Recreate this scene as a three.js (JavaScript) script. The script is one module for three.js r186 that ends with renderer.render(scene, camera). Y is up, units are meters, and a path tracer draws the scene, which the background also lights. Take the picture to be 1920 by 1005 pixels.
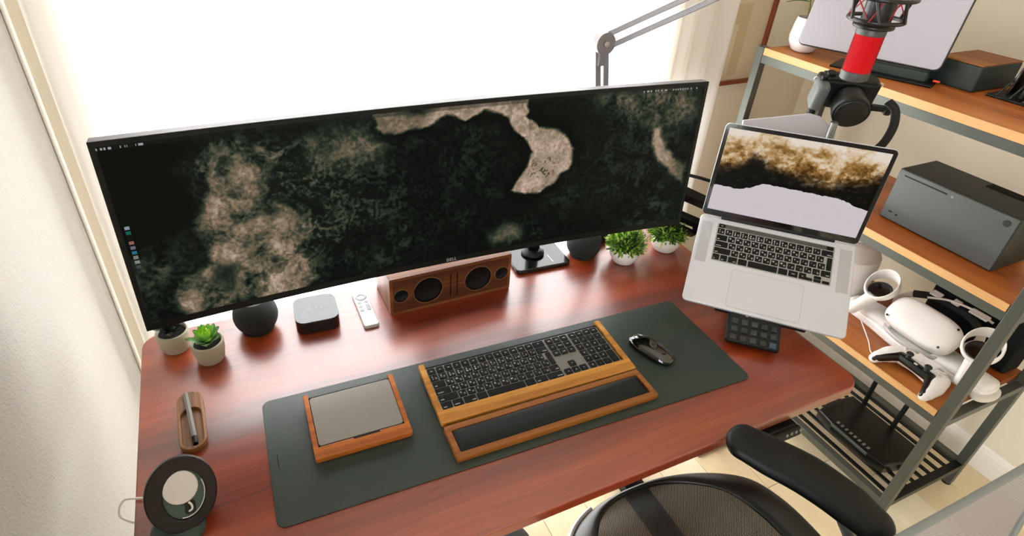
import * as THREE from 'three';
import { RoundedBoxGeometry } from 'three/addons/geometries/RoundedBoxGeometry.js';
import * as BGU from 'three/addons/utils/BufferGeometryUtils.js';
import { FontLoader } from 'three/addons/loaders/FontLoader.js';
import { TextGeometry } from 'three/addons/geometries/TextGeometry.js';
import { RectAreaLightUniformsLib } from 'three/addons/lights/RectAreaLightUniformsLib.js';

// ---------------------------------------------------------------- camera, sky, light, exposure
// Heights are written from the desk top (0); LIFT at the end stands everything on the floor (desk top 0.72 m up).
const LIFT = 0.72, FLOOR = -0.72, CEIL = 1.68;
const EXPOSURE = 1.3, SKY = 3.2;
const scene = new THREE.Scene();
const camera = new THREE.PerspectiveCamera(2 * Math.atan(502.5 / 1103.7) * 180 / Math.PI, 1920 / 1005, 0.05, 60);
camera.position.set(0.6873, 0.9183, 1.0788);
camera.rotation.set(-0.5837, -0.4425, 0.0456, 'YXZ');
camera.setViewOffset(1920, 1005, 60.72, 32.44, 1920, 1005);
scene.add(camera);
const renderer = new THREE.WebGLRenderer({ antialias: true });
renderer.toneMapping = THREE.LinearToneMapping;
renderer.toneMappingExposure = EXPOSURE;
renderer.shadowMap.enabled = true;
scene.background = new THREE.Color(1, 1, 1);           // even white overcast sky
scene.backgroundIntensity = SKY;
// overcast daylight behind the desk; unseen left window added to fill the room
RectAreaLightUniformsLib.init();
const WIN = { x0: 0.465, x1: 2.19, y0: -0.66, y1: 1.15, z: -0.477 };
const WIN2 = { z0: 1.15, z1: 2.25, y0: -0.3, y1: 1.35, x: 0.32 };
const DAY = 6.6, DAY2 = 4.6;
const daylight = new THREE.RectAreaLight(0xffffff, DAY, WIN.x1 - WIN.x0 - 0.1, WIN.y1 - WIN.y0 - 0.1);
daylight.name = 'window_daylight';
daylight.position.set((WIN.x0 + WIN.x1) / 2, (WIN.y0 + WIN.y1) / 2, WIN.z - 0.16);
daylight.rotation.y = Math.PI;
const daylight2 = new THREE.RectAreaLight(0xf6f8ff, DAY2, WIN2.z1 - WIN2.z0 - 0.1, WIN2.y1 - WIN2.y0 - 0.1);  // fill light added at the unseen left window
daylight2.name = 'side_window_daylight';
daylight2.position.set(WIN2.x - 0.16, (WIN2.y0 + WIN2.y1) / 2, (WIN2.z0 + WIN2.z1) / 2);
daylight2.rotation.y = -Math.PI / 2;
scene.add(daylight, daylight2);

// ---------------------------------------------------------------- helpers
const V = (x, y, z) => new THREE.Vector3(x, y, z);
let seed = 7;
const rnd = () => { seed = (seed * 1664525 + 1013904223) >>> 0; return seed / 4294967296; };
const used = new Map();
function numbered(n) { const k = used.get(n) || 0; used.set(n, k + 1); return k ? `${n}_${String(k).padStart(3, '0')}` : n; }
function mesh(name, geo, mat, parent) {
  const m = new THREE.Mesh(geo, mat); m.name = name; m.castShadow = m.receiveShadow = true;
  if (parent) parent.add(m);
  return m;
}
function tag(o, label, category, group) { o.userData.label = label; o.userData.category = category; if (group) o.userData.group = group; return o; }
function thing(name, label, category, [x, y, z] = [0, 0, 0], turn = 0, group) {
  const o = new THREE.Group(); o.name = numbered(name); o.position.set(x, y, z); o.rotation.order = 'YXZ'; o.rotation.y = turn;
  scene.add(o); return tag(o, label, category, group);
}
function single(name, geo, mat, label, category, group) { const m = mesh(numbered(name), geo, mat, scene); return tag(m, label, category, group); }
function struct(name, geo, mat) { const m = mesh(name, geo, mat, scene); m.userData.kind = 'structure'; return m; }
const mv = (g, x = 0, y = 0, z = 0, rx = 0, ry = 0, rz = 0) => { if (rx) g.rotateX(rx); if (ry) g.rotateY(ry); if (rz) g.rotateZ(rz); return g.translate(x, y, z); };
const rbox = (w, h, d, r = 0.003, s = 3) => new RoundedBoxGeometry(w, h, d, s, Math.min(r, w / 2.01, h / 2.01, d / 2.01));
const cyl = (r1, r2, h, n = 32) => new THREE.CylinderGeometry(r1, r2, h, n);
const lathe = (pts, n = 40) => new THREE.LatheGeometry(pts.map(p => new THREE.Vector2(p[0], p[1])), n);
const tube = (pts, r, seg = 40, rs = 10, closed = false) => new THREE.TubeGeometry(new THREE.CatmullRomCurve3(pts.map(p => V(...p)), closed), seg, r, rs, closed);
function clean(g) { g = g.index ? g.toNonIndexed() : g; for (const k of Object.keys(g.attributes)) if (!['position', 'normal', 'uv'].includes(k)) g.deleteAttribute(k); g.clearGroups(); return g; }
const merge = list => BGU.mergeGeometries(list.map(clean), false);
function rrect(w, d, r, S = THREE.Shape) {
  const s = new S(), x = w / 2, y = d / 2;
  s.moveTo(-x + r, -y); s.lineTo(x - r, -y); s.absarc(x - r, -y + r, r, -Math.PI / 2, 0); s.lineTo(x, y - r); s.absarc(x - r, y - r, r, 0, Math.PI / 2);
  s.lineTo(-x + r, y); s.absarc(-x + r, y - r, r, Math.PI / 2, Math.PI); s.lineTo(-x, -y + r); s.absarc(-x + r, -y + r, r, Math.PI, Math.PI * 1.5);
  return s;
}
function extrude(shape, h, bev = 0.001, seg = 10) {      // lies flat: shape (x, -z), from y 0 to h
  const g = new THREE.ExtrudeGeometry(shape, { depth: Math.max(h - 2 * bev, 1e-5), bevelEnabled: bev > 0, bevelThickness: bev, bevelSize: bev, bevelOffset: -bev, bevelSegments: 2, curveSegments: seg });
  return g.rotateX(-Math.PI / 2).translate(0, bev, 0);
}
const slab = (w, d, h, r = 0.005, bev = 0.001) => extrude(rrect(w, d, r), h, bev);
function boxUV(g, grain = 'x') {                         // uv in metres, u along the grain
  g = clean(g); const p = g.attributes.position, n = g.attributes.normal, uv = new Float32Array(p.count * 2);
  for (let i = 0; i < p.count; i++) {
    const a = [p.getX(i), p.getY(i), p.getZ(i)], m = [Math.abs(n.getX(i)), Math.abs(n.getY(i)), Math.abs(n.getZ(i))];
    const k = m.indexOf(Math.max(...m)); let rest = [0, 1, 2].filter(q => q !== k); const gi = { x: 0, y: 1, z: 2 }[grain];
    if (rest[1] === gi) rest = [rest[1], rest[0]];
    uv[2 * i] = a[rest[0]]; uv[2 * i + 1] = a[rest[1]] + k * 0.37;
  }
  g.setAttribute('uv', new THREE.BufferAttribute(uv, 2)); return g;
}
function grid(nu, nv, f) {                               // f(u, v) -> [x, y, z]
  const p = [], uv = [], ix = [];
  for (let j = 0; j <= nv; j++) for (let i = 0; i <= nu; i++) { p.push(...f(i / nu, j / nv)); uv.push(i / nu, j / nv); }
  for (let j = 0; j < nv; j++) for (let i = 0; i < nu; i++) { const a = j * (nu + 1) + i, b = a + 1, c = a + nu + 1, d = c + 1; ix.push(a, b, d, a, d, c); }
  const g = new THREE.BufferGeometry(); g.setAttribute('position', new THREE.Float32BufferAttribute(p, 3)); g.setAttribute('uv', new THREE.Float32BufferAttribute(uv, 2)); g.setIndex(ix); g.computeVertexNormals(); return g;
}
// closed body swept along stations {p, rx, ry}; cross-section is a superellipse, ends rounded off
function sweep(st, { up = V(0, 1, 0), n = 28, e = 2.4, cap = 5, sub = 6 } = {}) {
  const C = new THREE.CatmullRomCurve3(st.map(s => V(...s.p))), N = (st.length - 1) * sub, rows = [];
  const val = (k, t) => { const x = t * (st.length - 1), i = Math.min(Math.floor(x), st.length - 2), f = x - i, q = f * f * (3 - 2 * f); return st[i][k] * (1 - q) + st[i + 1][k] * q; };
  for (let i = 0; i <= N; i++) { const t = i / N; rows.push({ c: C.getPoint(t), d: C.getTangent(t), rx: val('rx', t), ry: val('ry', t) }); }
  const ends = (r, s) => { const o = []; for (let k = 1; k <= cap; k++) { const a = k / cap * Math.PI / 2; o.push({ c: r.c.clone().addScaledVector(r.d, s * Math.sin(a) * Math.min(r.rx, r.ry) * (st.endLen || 1)), d: r.d, rx: r.rx * Math.max(Math.cos(a), 0.02), ry: r.ry * Math.max(Math.cos(a), 0.02) }); } return o; };
  const all = [...ends(rows[0], -1).reverse(), ...rows, ...ends(rows[N], 1)];
  return grid(n, all.length - 1, (u, v) => {
    const r = all[Math.round(v * (all.length - 1))], side = V().crossVectors(r.d, up).normalize(), hi = V().crossVectors(side, r.d).normalize(), a = u * Math.PI * 2;
    const c = Math.cos(a), s = Math.sin(a), x = Math.sign(c) * Math.pow(Math.abs(c), 2 / e) * r.rx, y = Math.sign(s) * Math.pow(Math.abs(s), 2 / e) * r.ry;
    return r.c.clone().addScaledVector(side, x).addScaledVector(hi, y).toArray();
  });
}
const bar = (a, b, w, h = w, r = 0.002) => {             // box beam from a to b
  const A = V(...a), B = V(...b), L = A.distanceTo(B), g = rbox(w, h, L, r, 2), m = new THREE.Matrix4().lookAt(B, A, V(0, 1, 0.001)).setPosition(A.add(B).multiplyScalar(0.5));
  return g.applyMatrix4(m);
};
const rod = (a, b, r, n = 16) => { const A = V(...a), B = V(...b), g = cyl(r, r, A.distanceTo(B), n); g.applyQuaternion(new THREE.Quaternion().setFromUnitVectors(V(0, 1, 0), B.clone().sub(A).normalize())); return g.translate((A.x + B.x) / 2, (A.y + B.y) / 2, (A.z + B.z) / 2); };
const lerp = (a, b, t) => a + (b - a) * t, clamp = (x, a = 0, b = 1) => Math.min(b, Math.max(a, x)), smooth = (a, b, x) => { const t = clamp((x - a) / (b - a)); return t * t * (3 - 2 * t); };

// ---------------------------------------------------------------- noise and textures
const hash = (x, y, s) => { let h = (Math.imul(x, 374761393) + Math.imul(y, 668265263) + Math.imul(s, 2147483647 ^ 0x5bd1e995)) | 0; h = Math.imul(h ^ (h >>> 13), 1274126177); return ((h ^ (h >>> 16)) >>> 0) / 4294967296; };
function noise(x, y, s = 0) { const i = Math.floor(x), j = Math.floor(y), f = x - i, g = y - j, u = f * f * (3 - 2 * f), w = g * g * (3 - 2 * g); return lerp(lerp(hash(i, j, s), hash(i + 1, j, s), u), lerp(hash(i, j + 1, s), hash(i + 1, j + 1, s), u), w); }
function fbm(x, y, o = 4, s = 0) { let a = 0.5, r = 0, n = 0; for (let k = 0; k < o; k++) { r += a * noise(x, y, s + k * 17); n += a; a *= 0.55; x *= 2.03; y *= 2.03; } return r / n; }
function dataTex(w, h, f, srgb = true, wrap = THREE.RepeatWrapping) {   // f(u, v, out) fills 0..1 sRGB
  const d = new Uint8Array(w * h * 4), o = [0, 0, 0];
  for (let j = 0; j < h; j++) for (let i = 0; i < w; i++) { f((i + 0.5) / w, (j + 0.5) / h, o); const k = (j * w + i) * 4; d[k] = clamp(o[0]) * 255; d[k + 1] = clamp(o[1]) * 255; d[k + 2] = clamp(o[2]) * 255; d[k + 3] = 255; }
  const t = new THREE.DataTexture(d, w, h); t.magFilter = THREE.LinearFilter; t.minFilter = THREE.LinearMipmapLinearFilter; t.generateMipmaps = true; t.wrapS = t.wrapT = wrap; if (srgb) t.colorSpace = THREE.SRGBColorSpace; t.needsUpdate = true; return t;
}
const hex = c => [(c >> 16 & 255) / 255, (c >> 8 & 255) / 255, (c & 255) / 255];
function woodTex(w, h, mw, mh, cols, { ring = 9, fine = 260, warp = 0.02, s = 1, contrast = 1, pores = 0.86 } = {}) {   // mw x mh metres, grain along u
  const C = cols.map(hex);
  const t = dataTex(w, h, (u, v, o) => {
    const x = u * mw, y = v * mh;
    const yy = y + warp * (fbm(x * 2.2, y * 5, 3, s) - 0.5) * 2;
    const band = fbm(x * 0.9, yy * ring * 3.2, 4, s + 40);
    const r = 0.5 + 0.5 * Math.sin((yy * ring + fbm(x * 0.8, yy * 3, 2, s + 80) * 1.6) * 6.28);
    const streak = noise(x * 9, yy * fine, s + 3) * 0.6 + noise(x * 24, yy * fine * 2.3, s + 5) * 0.4;
    let k = clamp(0.5 + contrast * ((band - 0.5) * 1.1 + (r - 0.5) * 0.34 + (streak - 0.5) * 0.42));
    const pore = noise(x * 30, y * fine * 3, s + 9) > 0.83 ? pores : 1;
    const q = k * (C.length - 1), i = Math.min(Math.floor(q), C.length - 2), f = q - i;
    for (let c = 0; c < 3; c++) o[c] = lerp(C[i][c], C[i + 1][c], f) * pore;
  }, true, THREE.MirroredRepeatWrapping);
  t.repeat.set(1 / mw, 1 / mh); return t;
}
const S = (color, rough = 0.5, o = {}) => new THREE.MeshStandardMaterial({ color, roughness: rough, ...o });
const P = (color, rough = 0.5, o = {}) => new THREE.MeshPhysicalMaterial({ color, roughness: rough, ...o });
function canvasTex(w, h, draw) { const c = document.createElement('canvas'); c.width = w; c.height = h; const g = c.getContext('2d'); draw(g, w, h); const t = new THREE.CanvasTexture(c); t.colorSpace = THREE.SRGBColorSpace; t.magFilter = THREE.LinearFilter; t.anisotropy = 8; return t; }

const grainBump = dataTex(512, 512, (u, v, o) => { const a = fbm(u * 90, v * 90, 3, 5) * 0.7 + noise(u * 256, v * 256, 6) * 0.3; o[0] = o[1] = o[2] = a; }, false, THREE.MirroredRepeatWrapping);
const bumpAt = m => { const t = grainBump.clone(); t.repeat.set(1 / m, 1 / m); t.needsUpdate = true; return t; };
const paperBump = bumpAt(0.35), leatherBump = bumpAt(0.11), fineBump = bumpAt(0.06);
const deskWood = woodTex(2048, 1024, 1.5, 0.75, [0x4a1204, 0x762508, 0x93380e, 0xb0551e], { ring: 6, fine: 260, warp: 0.03, s: 11, contrast: 0.75, pores: 0.92 });
const shelfWood = woodTex(1024, 512, 0.9, 0.4, [0x7a3c12, 0xa35a20, 0xb96e2a, 0xcc863c], { ring: 8, fine: 180, s: 23, contrast: 0.7, pores: 0.93 });
const litEdgeWood = woodTex(512, 256, 0.6, 0.25, [0xb9834a, 0xd0a066, 0xdcb07a], { ring: 14, fine: 240, s: 31, contrast: 0.6, pores: 0.96 });  // paler wood that paints the lit front edges of the shelves
const oakGold = woodTex(1024, 512, 0.45, 0.2, [0x8a5318, 0xb0742a, 0xc88c3c, 0xd9a456], { ring: 14, fine: 420, s: 43, contrast: 0.9, warp: 0.012 });
const walnut = woodTex(1024, 512, 0.45, 0.2, [0x4d2d15, 0x764a24, 0x966332, 0xad7a46], { ring: 16, fine: 420, s: 41, contrast: 0.9, warp: 0.012 });
const darkWalnut = woodTex(512, 256, 0.3, 0.15, [0x24120a, 0x3a1e10, 0x4f2b17], { ring: 18, fine: 420, s: 47, warp: 0.01 });
const floorWood = woodTex(1024, 512, 1.2, 0.5, [0xe6d6b0, 0xefe2c2, 0xf6ecd2], { ring: 7, fine: 160, s: 53, contrast: 0.35, pores: 0.97 });

const MAT = {
  wallLeftDimmed: S(0xaaa69e, 0.92, { bumpMap: paperBump, bumpScale: 0.0012 }),  // greyer, darker than the other walls to offset the window light
  wall: S(0xe2d8c2, 0.92, { bumpMap: paperBump, bumpScale: 0.0007 }),
  ceiling: S(0xf1eee6, 0.95, { bumpMap: paperBump, bumpScale: 0.0006 }),
  trim: S(0xf0ece2, 0.5), gap: S(0xa88e62, 0.8),
  floor: [0, 1, 2].map(k => P([0xffffff, 0xf4ecdf, 0xfaf3e8][k], 0.28, { map: floorWood, clearcoat: 0.4, clearcoatRoughness: 0.15 })),
  desk: P(0xffffff, 0.32, { map: deskWood, ior: 1.85, clearcoat: 0.6, clearcoatRoughness: 0.2 }),
  shelf: [S(0xffffff, 0.42, { map: shelfWood }), S(0xeedfcf, 0.44, { map: shelfWood })],
  litEdge: S(0xffffff, 0.5, { map: litEdgeWood }),
  walnut: S(0xffffff, 0.45, { map: walnut }), oak: S(0xffffff, 0.4, { map: oakGold }), darkWalnut: P(0xffffff, 0.35, { map: darkWalnut, clearcoat: 0.3, clearcoatRoughness: 0.3 }),
  steel: S(0x565a53, 0.42, { metalness: 0.5 }), blackMetal: S(0x0b0e0c, 0.4, { metalness: 0.3 }),
  black: P(0x060907, 0.45, { specularIntensity: 0.6 }), blackMatte: P(0x070a08, 0.75, { specularIntensity: 0.5 }), blackGloss: P(0x040605, 0.12, { clearcoat: 1, clearcoatRoughness: 0.05 }),
  darkGrey: S(0x1d2420, 0.55), grey: S(0x8b8b88, 0.4, { metalness: 0.6 }), silver: S(0xd4d1d1, 0.36, { metalness: 0.45 }), alu: S(0xc8c8cc, 0.45, { metalness: 0.3 }),
  spaceGrey: S(0x86847f, 0.42, { metalness: 0.5 }), white: P(0xeeebe6, 0.32, { clearcoat: 0.2 }), whiteMatte: S(0xe8e4de, 0.6), offWhite: S(0xd9d4cb, 0.5),
  mat: P(0x182a20, 0.42, { ior: 1.6, bumpMap: leatherBump, bumpScale: 0.0003 }), leather: P(0x0c130f, 0.45, { specularIntensity: 0.5, bumpMap: fineBump, bumpScale: 0.0002 }),
  rubber: P(0x0a0d0b, 0.62, { specularIntensity: 0.6 }), fabric: S(0x1a1f1c, 0.85, { bumpMap: fineBump, bumpScale: 0.0005 }),
  concrete: S(0xc3bba4, 0.8, { bumpMap: fineBump, bumpScale: 0.0005 }), soil: S(0x1b1710, 0.95, { bumpMap: fineBump, bumpScale: 0.002 }),
  red: P(0xc8000c, 0.4, { emissive: 0xff0812, emissiveIntensity: 0.5 }),
};
const font = await new FontLoader().loadAsync('fonts/droid/droid_sans_bold.typeface.json');
const text = (s, size, depth = 0.0004) => { const g = new TextGeometry(s, { font, size, depth, curveSegments: 3, bevelEnabled: false }); g.computeBoundingBox(); const b = g.boundingBox; return g.translate(-(b.min.x + b.max.x) / 2, -(b.min.y + b.max.y) / 2, 0); };

// ---------------------------------------------------------------- the room
const RX = { x0: 0.32, x1: 2.785, z0: -0.477, z1: 3.1 };
{
  const t = 0.14;
  const wallBox = (name, x0, x1, y0, y1, z0, z1) => struct(name, boxUV(mv(new THREE.BoxGeometry(x1 - x0, y1 - y0, z1 - z0), (x0 + x1) / 2, (y0 + y1) / 2, (z0 + z1) / 2), 'x'), MAT.wall);
  // left wall; its opening behind the camera is added for fill light
  {
    const q = new THREE.Shape(); q.moveTo(-(RX.z1 + t), FLOOR - 0.1); q.lineTo(-(RX.z0 - t), FLOOR - 0.1); q.lineTo(-(RX.z0 - t), CEIL + 0.1); q.lineTo(-(RX.z1 + t), CEIL + 0.1); q.lineTo(-(RX.z1 + t), FLOOR - 0.1);
    const p = new THREE.Path(); p.moveTo(-WIN2.z0, WIN2.y0); p.lineTo(-WIN2.z0, WIN2.y1); p.lineTo(-WIN2.z1, WIN2.y1); p.lineTo(-WIN2.z1, WIN2.y0); p.lineTo(-WIN2.z0, WIN2.y0); q.holes.push(p);
    struct('wall_left', boxUV(new THREE.ExtrudeGeometry(q, { depth: t, bevelEnabled: false }).rotateY(Math.PI / 2).translate(RX.x0 - t, 0, 0), 'z'), MAT.wallLeftDimmed);
  }
  wallBox('wall_right', RX.x1, RX.x1 + t, FLOOR - 0.1, CEIL + 0.1, RX.z0 - t, RX.z1 + t);
  wallBox('wall_front', RX.x0, RX.x1, FLOOR - 0.1, CEIL + 0.1, RX.z1, RX.z1 + t);
  // back wall with the window opening
  const s = new THREE.Shape(); s.moveTo(RX.x0, FLOOR - 0.1); s.lineTo(RX.x1, FLOOR - 0.1); s.lineTo(RX.x1, CEIL + 0.1); s.lineTo(RX.x0, CEIL + 0.1); s.lineTo(RX.x0, FLOOR - 0.1);
  const hole = new THREE.Path(); hole.moveTo(WIN.x0, WIN.y0); hole.lineTo(WIN.x0, WIN.y1); hole.lineTo(WIN.x1, WIN.y1); hole.lineTo(WIN.x1, WIN.y0); hole.lineTo(WIN.x0, WIN.y0); s.holes.push(hole);
  struct('wall_back', boxUV(new THREE.ExtrudeGeometry(s, { depth: t, bevelEnabled: false }).translate(0, 0, RX.z0 - t)), MAT.wall);
  struct('ceiling', boxUV(mv(new THREE.BoxGeometry(RX.x1 - RX.x0, 0.1, RX.z1 - RX.z0), (RX.x0 + RX.x1) / 2, CEIL + 0.05, (RX.z0 + RX.z1) / 2)), MAT.ceiling);
  // floor: boards run along z
  const floor = struct('floor', mv(new THREE.BoxGeometry(RX.x1 - RX.x0, 0.1, RX.z1 - RX.z0), (RX.x0 + RX.x1) / 2, FLOOR - 0.062, (RX.z0 + RX.z1) / 2), MAT.gap);
  const bw = (RX.x1 - RX.x0) / 17, len = [0.9, 1.2];
  const variants = [0.5, 0.9, 1.2, 1.0].map(l => boxUV(rbox(bw - 0.0012, 0.012, l - 0.0012, 0.0012, 1), 'z'));
  const L = [0.5, 0.9, 1.2, 1.0];
  for (let i = 0; i < 17; i++) {
    let z = RX.z0, k = i % 2 ? 0 : 1;
    while (z < RX.z1 - 0.05) {
      let n = (k + i) % 4; let l = L[n]; if (z + l > RX.z1) { const rest = RX.z1 - z; const b = mesh('floor_board', boxUV(rbox(bw - 0.0012, 0.012, rest - 0.0012, 0.0012, 1), 'z'), MAT.floor[(i + k) % 3], floor); b.position.set(RX.x0 + bw * (i + 0.5), FLOOR - 0.006, z + rest / 2); break; }
      const b = mesh('floor_board', variants[n], MAT.floor[(i * 2 + k) % 3], floor); b.position.set(RX.x0 + bw * (i + 0.5), FLOOR - 0.006, z + l / 2); z += l; k++;
    }
  }
  // baseboards with two grooves
  const prof = new THREE.Shape(); [[0, 0], [0.013, 0], [0.013, 0.058], [0.011, 0.0605], [0.013, 0.063], [0.013, 0.076], [0.0105, 0.0785], [0.009, 0.092], [0.006, 0.096], [0, 0.096]].forEach((p, i) => i ? prof.lineTo(...p) : prof.moveTo(...p));
  const base = len => new THREE.ExtrudeGeometry(prof, { depth: len, bevelEnabled: false });
  const prof2 = new THREE.Shape(prof.getPoints().map(q => new THREE.Vector2(-q.x, q.y)).reverse());
  struct('baseboard_right', mv(new THREE.ExtrudeGeometry(prof2, { depth: RX.z1 - RX.z0, bevelEnabled: false }), RX.x1, FLOOR, RX.z0), MAT.trim);
  struct('baseboard_left', mv(base(RX.z1 - RX.z0), RX.x0, FLOOR, RX.z0), MAT.trim);
  // rounded strip in the left corner
  struct('trim_1', mv(rbox(0.011, CEIL - FLOOR, 0.012, 0.005, 3), RX.x0 + 0.0055, (CEIL + FLOOR) / 2, RX.z0 + 0.006), S(0xfffaf0, 0.35));
  // sliding window: frame, two sashes with panes
  const wf = S(0xd8d8d4, 0.4, { metalness: 0.2 }), w = WIN.x1 - WIN.x0, h = WIN.y1 - WIN.y0, cx = (WIN.x0 + WIN.x1) / 2, cy = (WIN.y0 + WIN.y1) / 2, z = WIN.z - 0.09;
  const ring = (W, H, b, d) => { const q = new THREE.Shape(); q.moveTo(-W / 2, -H / 2); q.lineTo(W / 2, -H / 2); q.lineTo(W / 2, H / 2); q.lineTo(-W / 2, H / 2); q.lineTo(-W / 2, -H / 2); const p = new THREE.Path(); p.moveTo(-W / 2 + b, -H / 2 + b); p.lineTo(-W / 2 + b, H / 2 - b); p.lineTo(W / 2 - b, H / 2 - b); p.lineTo(W / 2 - b, -H / 2 + b); p.lineTo(-W / 2 + b, -H / 2 + b); q.holes.push(p); return new THREE.ExtrudeGeometry(q, { depth: d - 0.002, bevelEnabled: true, bevelSize: 0.001, bevelThickness: 0.001, bevelOffset: -0.001, bevelSegments: 1 }).translate(0, 0, -d / 2 + 0.001); };
  {
    const w2 = WIN2.z1 - WIN2.z0, h2 = WIN2.y1 - WIN2.y0, put = g => g.rotateY(Math.PI / 2).translate(WIN2.x - 0.09, (WIN2.y0 + WIN2.y1) / 2, (WIN2.z0 + WIN2.z1) / 2);
    const win2 = struct('added_window_2', put(ring(w2, h2, 0.04, 0.08)), wf);  // added window frame, out of view, around the fill light
    mesh('pane', put(new THREE.BoxGeometry(w2 - 0.078, h2 - 0.078, 0.004)), P(0xffffff, 0.02, { transmission: 1, thickness: 0, ior: 1.5 }), win2);
    mesh('mullion', put(rbox(0.04, h2 - 0.07, 0.03, 0.002, 1)), wf, win2);
  }
  const win = struct('window_1', mv(ring(w, h, 0.03, 0.08), cx, cy, z), wf);
  for (const s of [0, 1]) {
    const sw = w / 2 - 0.01, x = s ? cx + w / 4 - 0.012 : cx - w / 4 + 0.012, zz = z + (s ? -0.016 : 0.014);
    const sash = mesh('sash', mv(ring(sw, h - 0.06, 0.035, 0.024), x, cy, zz), wf, win);
    mesh('pane', mv(new THREE.BoxGeometry(sw - 0.068, h - 0.128, 0.004), x, cy, zz), P(0xffffff, 0.02, { transmission: 1, thickness: 0, ior: 1.5 }), sash);
  }
}
// sheer curtains on a rod
{
  const sheer = P(0xffffff, 1, { transmission: 0.55, thickness: 0, transparent: true, opacity: 0.85, side: THREE.DoubleSide });
  const rodT = single('curtain_rod', merge([rod([0.34, 1.42, -0.4], [2.34, 1.42, -0.4], 0.011), ...[0.34, 2.34].map(x => mv(new THREE.SphereGeometry(0.018, 16, 12), x, 1.42, -0.4)), ...[0.45, 2.2].map(x => rod([x, 1.42, -0.4], [x, 1.42, -0.478], 0.007))]), MAT.whiteMatte, 'white curtain rod above the bright window', 'curtain rod');
  const panel = (x0, x1, ph, label) => single('sheer_curtain', grid(220, 24, (u, v) => {
    const y = lerp(FLOOR + 0.03, 1.406, v), gather = 0.6 + 0.4 * (1 - v);
    const edge = Math.pow(Math.abs(2 * u - 1), 3);
    return [lerp(x0, x1, u) + 0.008 * Math.sin(u * 31 + ph), y, -0.412 + (0.012 + 0.012 * edge) * gather * Math.sin(u * 75 + ph + 0.6 * Math.sin(v * 3 + u * 5)) + 0.004 * Math.sin(u * 160 + v * 2)];
  }), sheer, label, 'curtain');
  panel(0.368, 1.262, 0.4, 'white sheer curtain over the left half of the window, beside the left wall');
  panel(1.268, 2.252, 2.1, 'white sheer curtain over the right half of the window, beside the framed board');
}
// framed pale board on the back wall
{
  const f = thing('picture_frame', 'pale beige geometric picture in a thin reddish brown frame behind the shelf', 'picture', [2.24, 0.285, RX.z0]);
  const W = 0.52, H = 0.74, b = 0.014, fm = S(0x7a3513, 0.45);
  const frame = [[0, b / 2, W, b], [0, H - b / 2, W, b], [-W / 2 + b / 2, H / 2, b, H], [W / 2 - b / 2, H / 2, b, H]].map(([x, y, w, h]) => mv(rbox(w, h, 0.022, 0.002), x, y, 0.011));
  mesh('frame', merge(frame), fm, f);
  const art = canvasTex(512, 740, (g, w, h) => {
    g.fillStyle = '#cbbb9c'; g.fillRect(0, 0, w, h);
    g.fillStyle = '#bda983'; g.beginPath(); g.moveTo(330, 560); g.lineTo(330, 470); g.lineTo(420, 470); g.lineTo(420, 720); g.lineTo(376, 720); g.lineTo(376, 540); g.lineTo(300, 540); g.lineTo(300, 400); g.lineTo(330, 400); g.fill();
    g.fillRect(60, 100, 60, 420); g.fillRect(60, 100, 220, 60); g.fillRect(180, 220, 60, 330);
  });
  mesh('print', mv(new THREE.BoxGeometry(W - 2 * b + 0.004, H - 2 * b + 0.004, 0.008), 0, H / 2, 0.005), S(0xffffff, 0.5, { map: art }), f);
}

// ---------------------------------------------------------------- desk
const DESK = { x0: 0.4296, z0: -0.123, w: 1.4277, d: 0.721 };
{
  const cx = DESK.x0 + DESK.w / 2, cz = DESK.z0 + DESK.d / 2;
  const d = thing('desk', 'standing desk with a glossy reddish brown wood top, rounded corners and dark frame', 'desk', [cx, FLOOR, cz]);
  const top = boxUV(slab(DESK.w, DESK.d, 0.025, 0.04, 0.003), 'x');
  mesh('desktop', top.translate(0, -FLOOR - 0.025, 0), MAT.desk, d);
  for (const s of [-1, 1]) {
    mesh('leg', merge([mv(rbox(0.09, 0.6, 0.06, 0.004), s * 0.5, 0.34, -0.05), mv(rbox(0.075, 0.035, 0.62, 0.008), s * 0.5, 0.0175, 0), mv(rbox(0.06, 0.04, 0.6, 0.004), s * 0.5, 0.66, 0)]), MAT.blackMetal, d);
  }
  mesh('crossbeam', mv(rbox(1.02, 0.04, 0.08, 0.004), 0, 0.66, -0.05), MAT.blackMetal, d);
  // keypad under the front right edge
  const k = mesh('control_panel', merge([mv(rbox(0.125, 0.02, 0.05, 0.006), 1.605 - cx, 0.672, 0.583 - cz), mv(rbox(0.125, 0.022, 0.014, 0.005), 1.605 - cx, 0.672, 0.6 - cz + 0.012, -0.35)]), MAT.black, d);
  for (let i = 0; i < 4; i++) mesh('button', mv(cyl(0.0035, 0.0035, 0.003, 12), 1.625 + i * 0.013 - cx, 0.676, 0.6175 - cz, Math.PI / 2 - 0.35), MAT.grey, k);
}
// desk mat
{
  const m = thing('desk_mat', 'long dark green grey leather desk mat on the wooden desk', 'desk mat', [1.1423, 0, 0.3341], -0.0336);
  mesh('sheet', boxUV(slab(0.9939, 0.2859, 0.003, 0.016, 0.0008)), MAT.mat, m);
  mesh('embossed_mark', mv(rbox(0.0022, 0.0006, 0.03, 0.0002, 1), -0.4815, 0.0031, 0.01), MAT.black, m);
}

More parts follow.
